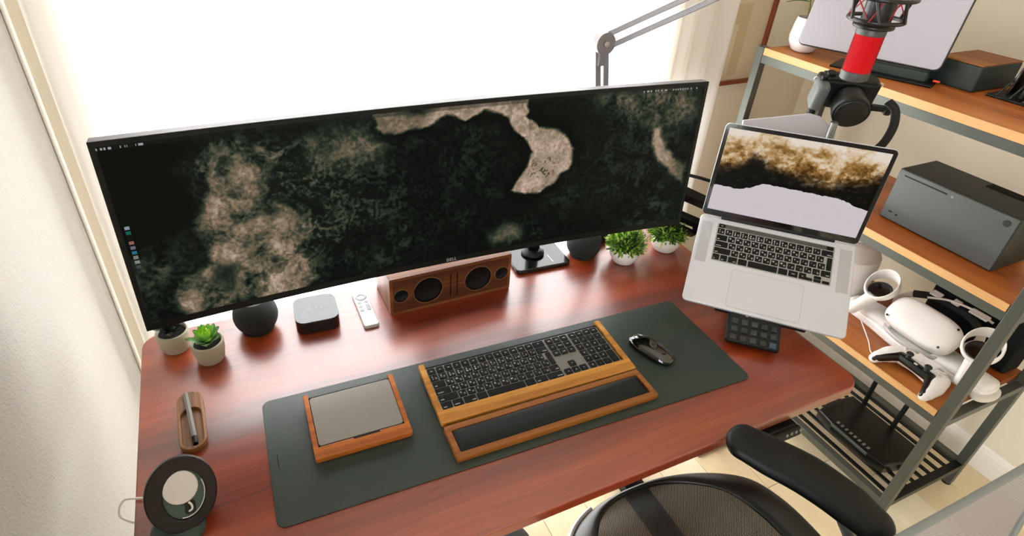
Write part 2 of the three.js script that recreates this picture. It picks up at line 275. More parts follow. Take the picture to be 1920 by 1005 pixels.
// ---------------------------------------------------------------- screens: wallpaper pictures
function polyDist(poly, x, y) {                          // signed distance, inside positive
  let d = 1e9, inside = false;
  for (let i = 0, j = poly.length - 1; i < poly.length; j = i++) {
    const [ax, ay] = poly[j], [bx, by] = poly[i], ex = bx - ax, ey = by - ay, t = clamp(((x - ax) * ex + (y - ay) * ey) / (ex * ex + ey * ey || 1));
    d = Math.min(d, Math.hypot(x - ax - ex * t, y - ay - ey * t));
    if ((by > y) !== (ay > y) && x < (ax - bx) * (y - by) / (ay - by) + bx) inside = !inside;
  }
  return inside ? d : -d;
}
const sc = a => a.map(([x, y]) => [x * 3.45, y]);
const WP = {
  plume: sc([[0.137, 0.033], [0.162, 0.018], [0.191, 0.026], [0.222, 0.157], [0.198, 0.356], [0.228, 0.504], [0.262, 0.596], [0.232, 0.747], [0.26, 0.955], [0.22, 1.07], [0.05, 1.065], [0.047, 0.994], [0.049, 0.837], [0.096, 0.73], [0.097, 0.631], [0.093, 0.531], [0.092, 0.43], [0.119, 0.333], [0.131, 0.193]]),
  blob: sc([[0.103, 0.737], [0.134, 0.732], [0.131, 0.869], [0.11, 0.901], [0.09, 0.845]]),
  leftlow: sc([[0.011, 0.616], [0.041, 0.549], [0.075, 0.516], [0.071, 0.641], [0.043, 0.746], [0.012, 0.848], [0.001, 0.768]]),
  topmid: sc([[0.271, 0.098], [0.305, 0.048], [0.362, 0.072], [0.388, 0.151], [0.384, 0.238], [0.349, 0.269], [0.299, 0.227], [0.268, 0.181]]),
  bright: sc([[0.376, -0.05], [0.652, -0.05], [0.636, 0.083], [0.674, 0.173], [0.718, 0.24], [0.743, 0.357], [0.73, 0.482], [0.705, 0.565], [0.675, 0.651], [0.612, 0.574], [0.642, 0.425], [0.652, 0.34], [0.625, 0.207], [0.601, 0.102], [0.557, 0.045], [0.529, 0.077], [0.486, 0.046], [0.462, 0.113], [0.404, 0.115], [0.376, 0.063]]),
  cloud: sc([[0.776, 0.05], [0.817, -0.05], [0.987, -0.05], [0.988, 0.211], [0.944, 0.256], [0.915, 0.266], [0.871, 0.188], [0.8, 0.108]]),
  streak: sc([[0.911, 0.265], [0.925, 0.262], [0.942, 0.388], [0.968, 0.474], [0.992, 0.562], [0.997, 0.708], [0.981, 0.681], [0.958, 0.582], [0.937, 0.503], [0.914, 0.398]]),
  bottom: sc([[0.578, 0.888], [0.61, 0.848], [0.639, 0.886], [0.634, 0.957], [0.584, 0.957]]),
};
function widePic(u, v0, o) {
  const v = 1 - v0, X = u * 3.45, Y = v;
  const n1 = fbm(X * 6, Y * 6, 5, 101) - 0.5, n2 = fbm(X * 6, Y * 6, 5, 202) - 0.5;
  const x = X + n1 * 0.1, y = Y + n2 * 0.1;
  const a = fbm(X * 13 + n1 * 2, Y * 13 + n2 * 2, 4, 303), b = fbm(X * 62 + n1 * 4, Y * 62 + n2 * 4, 3, 404), c = fbm(X * 3.2, Y * 3.2, 3, 606);
  const fur = 0.55 * a + 0.45 * b;                        // mottled, hairy ground
  const at = (poly, soft) => smooth(-soft, soft, polyDist(poly, x, y));
  let L = 0.04 + 0.085 * smooth(0.42, 0.7, fur) * smooth(0.36, 0.66, c) + 0.02 * smooth(0.4, 0.6, b) + 0.05 * smooth(0.4, 0.75, fur) * smooth(0.7, 0.95, u) * smooth(0.3, 0.6, v);
  const body = smooth(0.02, 0.16, u) * (1 - smooth(0.2, 0.46, u + (n1 * 0.12)));
  L += body * smooth(0.02, 0.14, v) * (0.03 + 0.2 * smooth(0.4, 0.7, fur)) * (0.35 + 0.65 * smooth(0.3, 0.6, fbm(X * 4, Y * 4, 3, 909)));
  const plume = at(WP.plume, 0.022) * (1 - 0.5 * smooth(0.15, 0.25, u - 0.03 * v)), bright = smooth(0.36, 0.62, fbm(X * 4.2 + 2, Y * 4.2, 3, 808) + 0.25 * (v - 0.55));
  L = lerp(L, 0.2 + 0.26 * bright + 0.85 * (fur - 0.5), plume * 0.95);
  L = lerp(L, 0.03 + 0.1 * fur, 0.85 * at(WP.blob, 0.05));
  L = lerp(L, 0.14 + 0.7 * (fur - 0.42), 0.9 * at(WP.leftlow, 0.07));
  L = lerp(L, 0.31 + 0.7 * (fur - 0.5), 0.9 * at(WP.topmid, 0.09));
  const dB = polyDist(WP.bright, x, y), inB = smooth(-0.014, 0.014, dB) * (1 - 0.35 * smooth(0.5, 0.42, u));
  L *= 1 - 0.7 * (1 - smooth(0.0, 0.09, -dB)) * smooth(0.03, 0.14, v);
  const spots = smooth(0.5, 0.64, b) * smooth(0.35, 0.42, v) * (1 - smooth(0.5, 0.56, v)) * smooth(0.64, 0.66, u) * (1 - smooth(0.69, 0.72, u));
  L = lerp(L, 0.57 + 0.35 * (a - 0.5) + 0.3 * (b - 0.5) - 0.12 * smooth(0.1, 0, v) * (1 - u) - 0.34 * spots - 0.4 * Math.exp(-(((u - 0.445) / 0.02) ** 2) - (v / 0.035) ** 2), inB);
  L = lerp(L, 0.25 + 0.8 * (fur - 0.48), 0.9 * at(WP.cloud, 0.1));
  L = lerp(L, 0.56 + 0.5 * (fur - 0.5), 0.95 * at(WP.streak, 0.022) * (1 - 0.55 * smooth(0.94, 0.99, u)));
  L = lerp(L, 0.4 + 0.4 * (fur - 0.5), 0.8 * at(WP.bottom, 0.06));
  L *= 1 - 0.9 * smooth(0.125, 0.06, u + n1 * 0.06) * smooth(0.7, 0.4, v);
  L = clamp(L, 0.03, 0.75);
  const w = smooth(0.05, 0.42, L);
  o[0] = L * lerp(0.8, 1.12, w); o[1] = L * lerp(1.1, 0.98, w); o[2] = L * lerp(0.85, 0.79, w) + 0.06 * smooth(0.45, 0.65, L);
  if (v < 0.022) { o[0] = o[0] * 0.6 + 0.05; o[1] = o[1] * 0.6 + 0.055; o[2] = o[2] * 0.6 + 0.05; }
  if (v > 0.007 && v < 0.019) {                           // small menu marks
    const m = u < 0.075 ? hash(Math.floor(u * 800), 3, 9) > 0.5 && hash(Math.floor(u * 110), 5, 2) > 0.45 : u > 0.87 && u < 0.985 ? hash(Math.floor(u * 400), 3, 5) > 0.62 : false;
    if (m) o[0] = o[1] = o[2] = 0.6;
  }
  if (u > 0.0045 && u < 0.0105) { const q = (v - 0.41) / 0.028, k = Math.floor(q); if (k >= 0 && k < 9 && q - k > 0.15 && q - k < 0.82) { const c = [[.5, .56, .6], [.08, .36, .3], [.06, .07, .07], [.55, .36, .32], [.4, .38, .46], [.13, .42, .5], [.46, .47, .46], [.5, .52, .5], [.25, .28, .28]][k]; o[0] = c[0]; o[1] = c[1]; o[2] = c[2]; } }
}
function lapPic(u, v0, o) {
  const v = 1 - v0, X = u * 1.6, Y = v, n1 = fbm(X * 6, Y * 6, 5, 11) - 0.5, n2 = fbm(X * 6, Y * 6, 5, 12) - 0.5;
  const pts = [[0, 0.68], [0.1, 0.69], [0.2, 0.68], [0.28, 0.6], [0.34, 0.565], [0.45, 0.58], [0.58, 0.575], [0.7, 0.58], [0.8, 0.585], [0.9, 0.625], [1.001, 0.66]];
  let k = 0; while (k < pts.length - 2 && u > pts[k + 1][0]) k++;
  const edge = lerp(pts[k][1], pts[k + 1][1], clamp((u - pts[k][0]) / (pts[k + 1][0] - pts[k][0]))) + (fbm(X * 18, 3, 3, 44) - 0.5) * 0.03;
  // lower rim of the pale brown clouds
  const rim = [[0, 0.42], [0.12, 0.4], [0.2, 0.27], [0.27, 0.27], [0.36, 0.34], [0.5, 0.38], [0.62, 0.4], [0.72, 0.43], [0.8, 0.36], [0.9, 0.3], [1.001, 0.22]];
  k = 0; while (k < rim.length - 2 && u > rim[k + 1][0]) k++;
  const top = lerp(rim[k][1], rim[k + 1][1], clamp((u - rim[k][0]) / (rim[k + 1][0] - rim[k][0]))) + n1 * 0.16;
  if (v > edge) { const a = 0.02 * (noise(u * 300, v * 200, 3) - 0.5); o[0] = 0.79 + a; o[1] = 0.755 + a; o[2] = 0.78 + a; return; }
  const m = fbm(X * 7 + n1 * 2, Y * 9 + n2 * 2, 4, 21), f = fbm(X * 30 + n2 * 3, Y * 34, 3, 31);
  const vein = Math.pow(1 - Math.abs(2 * fbm(X * 11 + n1, Y * 13 + n2, 3, 61) - 1), 2);
  let t = clamp(0.6 + 1.3 * (m - 0.5) + 0.5 * (f - 0.5) - 0.42 * vein * smooth(0.1, 0.3, v) + 0.35 * smooth(0.16, 0.02, v) + 0.2 * Math.exp(-(((u - 0.76) / 0.1) ** 2) - ((v - 0.32) / 0.07) ** 2));
  const C = [[0.3, 0.19, 0.07], [0.58, 0.43, 0.22], [0.8, 0.7, 0.56], [0.87, 0.82, 0.77]], q = t * 3, i = Math.min(2, Math.floor(q)), g = q - i;
  const dk = clamp(smooth(top - 0.07, top + 0.13, v) + 0.45 * (0.5 - f) * smooth(top - 0.12, top, v));
  for (let c = 0; c < 3; c++) o[c] = lerp(lerp(C[i][c], C[i + 1][c], g), [0.035, 0.03, 0.015][c], dk);
}
const wideScreen = dataTex(2048, 600, widePic, true, THREE.ClampToEdgeWrapping), lapScreen = dataTex(1024, 640, lapPic, true, THREE.ClampToEdgeWrapping);
const GLOW = 1 / EXPOSURE;
const screenMat = map => P(0x010101, 0.35, { specularIntensity: 0.15, emissive: 0xffffff, emissiveMap: map, emissiveIntensity: GLOW });

// ---------------------------------------------------------------- wide monitor and the black arm that carries it
const MON = { w: 1.2151, h: 0.3596, s: 0.0331 };
{
  const g = thing('monitor', 'very wide curved monitor with thin black bezel showing a dark brown aerial picture', 'monitor', [1.0972, 0.3493, 0.0616]);
  g.rotation.set(-0.0714, -0.018, -0.0093, 'YXZ');
  const hw = MON.w / 2, bend = geo => { const p = geo.attributes.position; for (let i = 0; i < p.count; i++) p.setZ(i, p.getZ(i) + MON.s * (p.getX(i) / hw) ** 2); geo.computeVertexNormals(); return geo; };
  const arc = (x0, x1, y0, y1, z0, z1, n = 60) => bend(new THREE.BoxGeometry(x1 - x0, y1 - y0, z1 - z0, n, 1, 1).translate((x0 + x1) / 2, (y0 + y1) / 2, (z0 + z1) / 2));
  const H = MON.h / 2, bz = 0.009, bb = 0.014;
  mesh('housing', arc(-hw, hw, -H, H, -0.024, -0.003), S(0x6f6b6e, 0.5, { metalness: 0.3 }), g);
  mesh('bezel', merge([arc(-hw, hw, H - bz, H, -0.003, 0), arc(-hw, hw, -H, -H + bb, -0.003, 0), arc(-hw, -hw + bz, -H, H, -0.003, 0.0002, 2), arc(hw - bz, hw, -H, H, -0.003, 0.0002, 2)]), MAT.black, g);
  mesh('screen', arc(-hw + bz, hw - bz, -H + bb, H - bz, -0.003, -0.0008), screenMat(wideScreen), g);
  mesh('back_cover', mv(rbox(0.62, 0.26, 0.04, 0.012), 0, -0.01, -0.036), S(0x8d8b8d, 0.5), g);
  mesh('maker_name', mv(text('DELL', 0.0075, 0.0003), 0, -H + bb / 2, 0.0001), S(0x9a9a98, 0.4), g);
}
{
  const a = thing('arm_stand', 'black arm with square base plate and pole behind the wide monitor', 'stand', [1.412, 0, -0.085]);
  const plate = mesh('base_plate', slab(0.16, 0.118, 0.013, 0.012, 0.003), P(0x0a0d0b, 0.16), a); plate.rotation.y = -0.06;
  mesh('groove', mv(rbox(0.003, 0.0008, 0.035, 0.0003, 1), 0.03, 0.0128, 0.028), MAT.grey, a);
  mesh('column_foot', lathe([[0, 0.013], [0.032, 0.013], [0.032, 0.02], [0.024, 0.026], [0.022, 0.03], [0, 0.03]]), MAT.black, a).position.set(-0.004, 0, -0.012);
  mesh('pole', mv(cyl(0.0175, 0.0175, 0.34, 28), -0.004, 0.19, -0.012), P(0x0b0e0c, 0.2, { metalness: 0.4 }), a);
  mesh('collar', mv(cyl(0.026, 0.026, 0.05, 28), -0.004, 0.27, -0.012), MAT.black, a);
  mesh('lower_arm', merge([bar([-0.004, 0.29, -0.03], [-0.31, 0.29, -0.09], 0.045, 0.04, 0.01), mv(cyl(0.024, 0.024, 0.07, 20), -0.31, 0.29, -0.09)]), MAT.black, a);
  mesh('screen_mount', merge([bar([-0.31, 0.3, -0.09], [-0.315, 0.27, 0.085], 0.04, 0.04, 0.01), mv(rbox(0.12, 0.12, 0.008, 0.004), -0.315, 0.26, 0.087, -0.07)]), MAT.black, a);
}
// ---------------------------------------------------------------- laptop on its own tray arm
const keycap = (w, d, h = 0.0022, r = 0.0018) => { const g = extrude(rrect(w, d, r), h, 0.0004, 3); return g; };
function keyUV(g, cx, cz, W, D) { g = clean(g); const p = g.attributes.position, uv = g.attributes.uv; for (let i = 0; i < p.count; i++) { uv.setXY(i, (p.getX(i) + cx + W / 2) / W, (D / 2 - (p.getZ(i) + cz)) / D); } return g; }
function legendCanvas(w, h, W, D, keys) {                 // white legends on black, one drawing for all key tops
  return canvasTex(w, h, g => {
    g.fillStyle = '#0b0f0d'; g.fillRect(0, 0, w, h); const s = w / W;
    g.fillStyle = '#e6e6e2'; g.strokeStyle = '#e6e6e2'; g.textAlign = 'center'; g.textBaseline = 'middle';
    for (const k of keys) {
      const x = (k.x + W / 2) * s, y = (k.z + D / 2) * s;
      if (!k.t) continue;
      if (k.t.length > 1) { g.font = `bold ${Math.round(0.0034 * s)}px sans-serif`; const side = k.al === 'r' ? 1 : k.al === 'l' ? -1 : 0; g.textAlign = side > 0 ? 'right' : side < 0 ? 'left' : 'center'; g.fillText(k.t, x + side * (k.w / 2 - 0.0022) * s, y + (side ? 0.004 * s : 0)); g.textAlign = 'center'; }
      else if (k.k) {
        const q = 0.0033 * s; g.font = `bold ${Math.round(0.0056 * s)}px sans-serif`; g.fillText(k.t, x - q, y - q * 0.7);
        if (k.u) g.fillText(k.u, x - q, y + q * 1.0);
        // kana mark: a few strokes
        g.lineWidth = Math.max(1.2, 0.0006 * s); g.beginPath(); const r = 0.0022 * s, X = x + q, Y = y + q * 0.7, n = k.t.charCodeAt(0);
        g.moveTo(X - r, Y - r * 0.5); g.lineTo(X + r, Y - r * 0.6); g.moveTo(X, Y - r); g.quadraticCurveTo(X - r * (n % 3 - 1), Y, X - r * 0.4, Y + r); if (n % 2) { g.moveTo(X + r * 0.2, Y); g.quadraticCurveTo(X + r * 1.3, Y + r * 0.4, X + r * 0.1, Y + r); }
        g.stroke();
      } else { g.font = `bold ${Math.round(0.0056 * s)}px sans-serif`; g.fillText(k.t, x, y); }
    }
  });
}
function mainBlock(x0, z0, u, rp, gap, rowH) {            // JIS main block; returns key list
  const keys = [], add = (row, list) => { let x = x0; for (const [w, t, o] of list) { if (t !== null) keys.push({ x: x + w * u / 2, z: z0 + rp * (row + 0.5), w: w * u - gap, d: (rowH || rp) - gap, t, ...o }); x += w * u; } };
  const K = (s, us = '') => [...s].map((t, i) => [1, t, { k: 1, u: us[i] && us[i] !== ' ' ? us[i] : '' }]);
  add(1, [...K('1234567890-^', '!"#$%&\'() =~'), [1, '|', { k: 1 }], [1.5, 'delete', { al: 'r' }]]);
  add(2, [[1.5, 'tab', { al: 'l' }], ...K('QWERTYUIOP@['), [1, '', {}]]);
  add(3, [[1.75, 'control', { al: 'l' }], ...K('ASDFGHJKL;:]')]);
  add(4, [[2.25, 'shift', { al: 'l' }], ...K('ZXCVBNM,./_'), [1.25, 'shift', { al: 'r' }]]);
  // tall return key
  const i = keys.findIndex(k => k.t === ''); keys[i] = { x: x0 + u * 14.5 - u * 0.375 - gap / 2 + gap / 2, z: z0 + rp * 3, w: u * 0.75 - gap, d: 2 * rp - gap, t: 'r', al: 'r' };
  keys[i].t = ''; 
  return { keys, add };
}
const lapPose = o => { o.position.set(1.8932, 0.1878, 0.2465); o.rotation.set(0.5614, -0.7995, 0.003, 'YXZ'); };
{
  const W = 0.3579, D = 0.2459, T = 0.0095;
  const g = thing('laptop', 'open silver laptop with black keys on a tray arm, brown picture on screen', 'laptop', [0, 0, 0]); lapPose(g);
  const base = mesh('base', slab(W, D, T, 0.012, 0.0025).translate(0, -T, D / 2), MAT.alu, g);
  // keyboard well, keys, touch strip
  const u = 0.0183, rp = 0.0183, gap = 0.0026, x0 = -u * 14.5 / 2, z0 = 0.0205 - rp * 0.35;
  mesh('keyboard_well', slab(14.5 * u + 0.003, rp * 5.65 + 0.003, 0.0006, 0.003, 0).translate(0, -0.0003, 0.0205 + rp * 2.83), S(0x98938c, 0.5), g);
  const { keys, add } = mainBlock(x0, z0, u, rp, gap);
  add(5, [[1, 'fn', { al: 'l' }], [1, 'opt', { al: 'l' }], [1.25, 'cmd', { al: 'r' }], [1.25, '', {}], [3.75, '', {}], [1.25, '', {}], [1.25, 'cmd', {}], [1, 'fn', {}]]);
  const ax = x0 + 11.5 * u; // arrows, half height
  keys.push({ x: ax + u * 0.5, z: z0 + rp * 5.73, w: u - gap, d: rp / 2 - gap / 1.5, t: '' }, { x: ax + u * 1.5, z: z0 + rp * 5.27, w: u - gap, d: rp / 2 - gap / 1.5, t: '' }, { x: ax + u * 1.5, z: z0 + rp * 5.73, w: u - gap, d: rp / 2 - gap / 1.5, t: '' }, { x: ax + u * 2.5, z: z0 + rp * 5.73, w: u - gap, d: rp / 2 - gap / 1.5, t: '' });
  add(0.28, [[1, 'esc', {}]].map(k => k)); const esc = keys[keys.length - 1]; esc.z = z0 + rp * 0.66; esc.d = rp * 0.55;
  keys.push({ x: x0 + 14 * u, z: z0 + rp * 0.66, w: u - gap, d: rp * 0.55, t: '' });
  const KW = 0.28, KD = 0.28, off = 0.07;
  const mapT = legendCanvas(2048, 2048, KW, KD, keys.map(k => ({ ...k, z: k.z - off }))), keyMat = P(0xffffff, 0.6, { map: mapT, specularIntensity: 0.4 });
  for (const k of keys) { const o = mesh('key', keyUV(keycap(k.w, k.d, 0.0012), k.x, k.z - off, KW, KD), keyMat, g); o.position.set(k.x, 0.0001, k.z); }
  const strip = mesh('touch_strip', keycap(12.9 * u - 0.003, rp * 0.55, 0.0012), MAT.blackGloss, g); strip.position.set(x0 + u * 7.28, 0.0001, z0 + rp * 0.66);
  mesh('trackpad', slab(0.16, 0.0985, 0.0005, 0.006, 0.0002).translate(-0.0, -0.0001, 0.127 + 0.0985 / 2 + 0.011), S(0xc6c6ca, 0.42, { metalness: 0.3 }), g);
  mesh('trackpad_gap', mv(slab(0.1612, 0.0997, 0.0003, 0.0066, 0), 0, -0.0001, 0.127 + 0.0985 / 2 + 0.011), S(0x8f8d8b, 0.6), g);
  for (const s of [-1, 1]) mesh('speaker_grille', mv(slab(0.026, 0.115, 0.0003, 0.002, 0), s * 0.1585, 0, 0.078), S(0xb4b3b4, 0.55, { metalness: 0.3, bumpMap: fineBump, bumpScale: 0.0004 }), g);
  for (const [x, z] of [[-0.14, 0.03], [0.14, 0.03], [-0.14, 0.21], [0.14, 0.21]]) mesh('foot', mv(cyl(0.01, 0.009, 0.004, 16), x, -T - 0.002, z), MAT.black, g);
  // lid
  const lid = new THREE.Group(); lid.name = 'lid'; lid.position.set(0, 0.004, 0.003); g.add(lid);
  const ang = 2.1504, LH = 0.2415; lid.rotation.x = Math.PI / 2 - ang;   // local y runs up the lid, +z faces the user
  const face = (w, h, r, d, bev) => { const q = slab(w, h, d, r, bev); return q.rotateX(Math.PI / 2); };
  mesh('lid_shell', face(W, LH, 0.011, 0.005, 0.0016).translate(0, LH / 2, -0.0045), MAT.alu, lid);
  mesh('bezel', face(W - 0.0016, LH - 0.0016, 0.0104, 0.0009, 0.0003).translate(0, LH / 2, 0.0001), MAT.blackGloss, lid);
  const sw = W - 0.0195, sh = 0.2135; mesh('screen', mv(new THREE.BoxGeometry(sw, sh, 0.0008), 0, LH - 0.0105 - sh / 2, 0.0009), screenMat(lapScreen), lid);
  mesh('hinge', mv(cyl(0.0055, 0.0055, 0.26, 20), 0, 0.002, 0.002, 0, 0, Math.PI / 2), MAT.black, g);
}
{
  const g = thing('laptop_stand', 'black arm and tray carrying the open silver laptop beside the monitor', 'stand', [0, 0, 0]); lapPose(g);
  mesh('tray', mv(rbox(0.31, 0.006, 0.225, 0.002), 0, -0.0165, 0.128), MAT.blackMetal, g);
  mesh('front_lip', mv(rbox(0.2, 0.012, 0.006, 0.002), 0, -0.0155, 0.2435), MAT.rubber, g);
  mesh('tray_mount', mv(rbox(0.1, 0.03, 0.1, 0.008), 0, -0.0325, 0.1), MAT.black, g);
  g.updateMatrixWorld(true);
  const inv = g.matrixWorld.clone().invert(), L = (x, y, z) => V(x, y, z).applyMatrix4(inv).toArray();
  const m0 = V(0, -0.05, 0.09).applyMatrix4(g.matrixWorld);
  mesh('upper_arm', merge([bar(L(1.7, 0.234, -0.015), L(1.905, 0.135, 0.045), 0.03, 0.034, 0.008), bar(L(1.9, 0.138, 0.04), L(m0.x, m0.y, m0.z), 0.03, 0.034, 0.008)]), MAT.black, g);
  mesh('lower_arm', merge([bar(L(1.7, 0.164, -0.015), L(1.86, 0.09, 0.04), 0.022, 0.03, 0.006), bar(L(1.7, 0.135, -0.005), L(1.845, 0.062, 0.045), 0.016, 0.022, 0.005), bar(L(1.85, 0.08, 0.035), L(m0.x, m0.y - 0.01, m0.z), 0.022, 0.03, 0.006)]), MAT.blackMetal, g);
  mesh('cable', tube([L(1.7, 0.25, -0.02), L(1.78, 0.245, 0.01), L(1.86, 0.222, 0.03), L(1.94, 0.19, 0.06)], 0.0045, 30, 8), MAT.rubber, g);
  mesh('arm_post', merge([rod(L(1.7, 0, -0.085), L(1.7, 0.27, -0.085), 0.014), bar(L(1.7, 0.2, -0.095), L(1.7, 0.2, -0.01), 0.04, 0.09, 0.01), rod(L(1.7, 0, -0.085), L(1.7, 0.012, -0.085), 0.03)]), MAT.black, g);
}
// button pad with small lit keys, under the laptop
{
  const g = thing('button_pad', 'small black pad with fifteen square buttons under the front of the laptop', 'button pad', [1.722, 0, 0.400], -0.77);
  const tilt = new THREE.Group(); tilt.name = 'pad'; g.add(tilt); tilt.rotation.x = 0.42; tilt.position.set(0, 0.031, 0);
  mesh('body', mv(rbox(0.118, 0.016, 0.084, 0.008), 0, 0, 0), MAT.black, tilt);
  mesh('stand', mv(rbox(0.1, 0.03, 0.05, 0.004), 0, 0.0155, -0.008), MAT.black, g);
  for (let r = 0; r < 3; r++) for (let c = 0; c < 5; c++) {
    const lit = canvasTexKey(r, c); const b = mesh(r * 5 + c === 14 ? 'screen_button' : 'button', mv(rbox(0.0155, 0.004, 0.0155, 0.002, 2), -0.0425 + c * 0.0213, 0.0085, -0.012 + r * 0.0213), lit, tilt);
  }
  mesh('maker_mark', merge([mv(cyl(0.0032, 0.0032, 0.0006, 16), -0.018, 0.0082, -0.032), mv(rbox(0.016, 0.0006, 0.0022, 0.0002, 1), -0.004, 0.0082, -0.032), mv(rbox(0.01, 0.0006, 0.0022, 0.0002, 1), 0.011, 0.0082, -0.032)]), S(0xb8b8b4, 0.5), tilt);
}
function canvasTexKey(r, c) { const k = r * 5 + c; if (k === 14) return (canvasTexKey.b ||= S(0x101417, 0.25, { emissive: 0x2a4658, emissiveIntensity: 0.5 * GLOW })); return hash(k, 3, 1) > 0.5 ? (canvasTexKey.g ||= S(0x1c211f, 0.2)) : (canvasTexKey.d ||= S(0x0a0d0b, 0.2)); }

// ---------------------------------------------------------------- desk mat things: keyboard, trackpad, trays, wrist rest, mouse
function uFrame(w, d, side, front, r = 0.004) {           // wooden tray frame open at the back; shape y = -z
  const s = new THREE.Shape(), x = w / 2, f = -d / 2, b = d / 2;
  s.moveTo(-x + r, f); s.lineTo(x - r, f); s.absarc(x - r, f + r, r, -Math.PI / 2, 0); s.lineTo(x, b - 0.004); s.lineTo(x - 0.003, b); s.lineTo(x - side, b); s.lineTo(x - side, f + front); s.lineTo(-x + side, f + front); s.lineTo(-x + side, b); s.lineTo(-x + 0.003, b); s.lineTo(-x, b - 0.004); s.lineTo(-x, f + r); s.absarc(-x + r, f + r, r, Math.PI, Math.PI * 1.5);
  return s;
}
{ // keyboard tray
  const g = thing('keyboard_tray', 'long wooden tray holding the full size keyboard', 'keyboard tray', [1.186, 0.0075, 0.297], -0.0347); g.rotation.x = 0.055;
  mesh('frame', boxUV(extrude(uFrame(0.446, 0.158, 0.0125, 0.031), 0.0115, 0.001)), MAT.oak, g);
  mesh('floor_plate', mv(rbox(0.43, 0.003, 0.14, 0.001, 1), 0, 0.0025, -0.004), MAT.blackMatte, g);
  mesh('rear_foot', mv(rbox(0.4, 0.007, 0.012, 0.002), 0, -0.0035, -0.066), MAT.rubber, g);
  // keyboard: grey aluminium plate and black keys
  const W = 0.4187, D = 0.1149;
  const k = thing('keyboard', 'full size space grey keyboard with black keys in its wooden tray', 'keyboard', [1.1835, 0.0157, 0.2888], -0.0347); k.rotation.x = 0.055;
  mesh('plate', slab(W, D, 0.0045, 0.006, 0.0012).translate(0, -0.004, 0), MAT.spaceGrey, k);
  const u = 0.01895, rp = 0.0187, gap = 0.0029, x0 = -W / 2 + 0.0022, z0 = -D / 2 + 0.0014;
  const { keys, add } = mainBlock(x0, z0, u, rp, gap);
  add(0, [[1, 'esc', {}], ...[...Array(12)].map((_, i) => [1, 'F' + (i + 1), {}]), [1.5, '^', {}]]);
  add(5, [[1.25, 'caps', { al: 'l' }], [1.25, 'option', { al: 'l' }], [1.5, 'cmd', { al: 'r' }], [1.25, '', {}], [4.5, '', {}], [1.25, '', {}], [1.5, 'cmd', { al: 'l' }], [2, 'control', { al: 'r' }]]);
  const block = (bx, rows) => rows.forEach((row, r) => row.forEach((t, c) => { if (t !== null) keys.push({ x: bx + u * (c + 0.5), z: z0 + rp * (r + 0.5), w: u - gap, d: rp - gap, t }); }));
  const nx = x0 + 14.5 * u + 0.0031, px = nx + 3 * u + 0.0031;
  block(nx, [['F13', 'F14', 'F15'], ['fn', 'home', 'up'], ['del', 'end', 'dn'], [null, null, null], [null, '^', null], ['<', 'v', '>']]);
  block(px, [['F16', 'F17', 'F18', 'F19'], ['C', '=', '/', '*'], ['7', '8', '9', '-'], ['4', '5', '6', '+'], ['1', '2', '3', null], ['0', ',', '.', null]]);
  keys.push({ x: px + u * 3.5, z: z0 + rp * 5, w: u - gap, d: 2 * rp - gap, t: '' });
  const km = P(0xffffff, 0.6, { specularIntensity: 0.4, map: legendCanvas(2048, 562, W, D, keys) });
  for (const q of keys) mesh('key', keyUV(keycap(q.w, q.d), q.x, q.z, W, D), km, k).position.set(q.x, 0.0004, q.z);
}
{ // trackpad in its tray
  const g = thing('trackpad_tray', 'small wooden tray holding the grey trackpad', 'trackpad tray', [0.8155, 0.0075, 0.2855], -0.0332); g.rotation.x = 0.055;
  mesh('frame', boxUV(extrude(uFrame(0.181, 0.154, 0.0095, 0.025), 0.0115, 0.001)), S(0xf0c49c, 0.42, { map: oakGold }), g);
  mesh('floor_plate', mv(rbox(0.168, 0.003, 0.14, 0.001, 1), 0, 0.0025, -0.004), MAT.blackMatte, g);
  mesh('rear_foot', mv(rbox(0.15, 0.007, 0.012, 0.002), 0, -0.0035, -0.064), MAT.rubber, g);
  mesh('finger_notch', mv(rbox(0.05, 0.0008, 0.004, 0.0003, 1), 0.008, 0.0113, 0.0535), MAT.black, g);
  const k = thing('trackpad', 'flat square grey trackpad in a wooden tray on the desk mat', 'trackpad', [0.8161, 0.0165, 0.277], -0.0332); k.rotation.x = 0.055;
  mesh('surface', slab(0.16, 0.1149, 0.0012, 0.006, 0.0004).translate(0, 0, 0), P(0x9a948d, 0.34, { metalness: 0.35, ior: 1.8 }), k);  // paler grey put in for the window it reflects
  mesh('body', slab(0.159, 0.114, 0.0045, 0.006, 0.0005).translate(0, -0.0045, 0), MAT.spaceGrey, k);
}
{ // wrist rest
  const g = thing('wrist_rest', 'black leather wrist rest in a thin wooden frame in front of the keyboard', 'wrist rest', [1.181, 0.003, 0.4215], -0.0255);
  const o = rrect(0.444, 0.077, 0.003), h = rrect(0.421, 0.052, 0.002, THREE.Path); o.holes.push(h);
  mesh('frame', boxUV(extrude(o, 0.0125, 0.001)), S(0xc9b498, 0.5, { map: oakGold }), g);
  mesh('pad', grid(60, 24, (u, v) => { const x = (u - 0.5) * 0.4215, z = (0.5 - v) * 0.0525, e = 1 - Math.pow(Math.abs(2 * v - 1), 3.2), f = 1 - Math.pow(Math.abs(2 * u - 1), 26); return [x, 0.0085 + 0.0075 * Math.pow(clamp(e * f), 0.45), z]; }), MAT.leather, g);
  mesh('base', mv(rbox(0.436, 0.004, 0.069, 0.001, 1), 0, 0.002, 0), MAT.blackMatte, g);
}
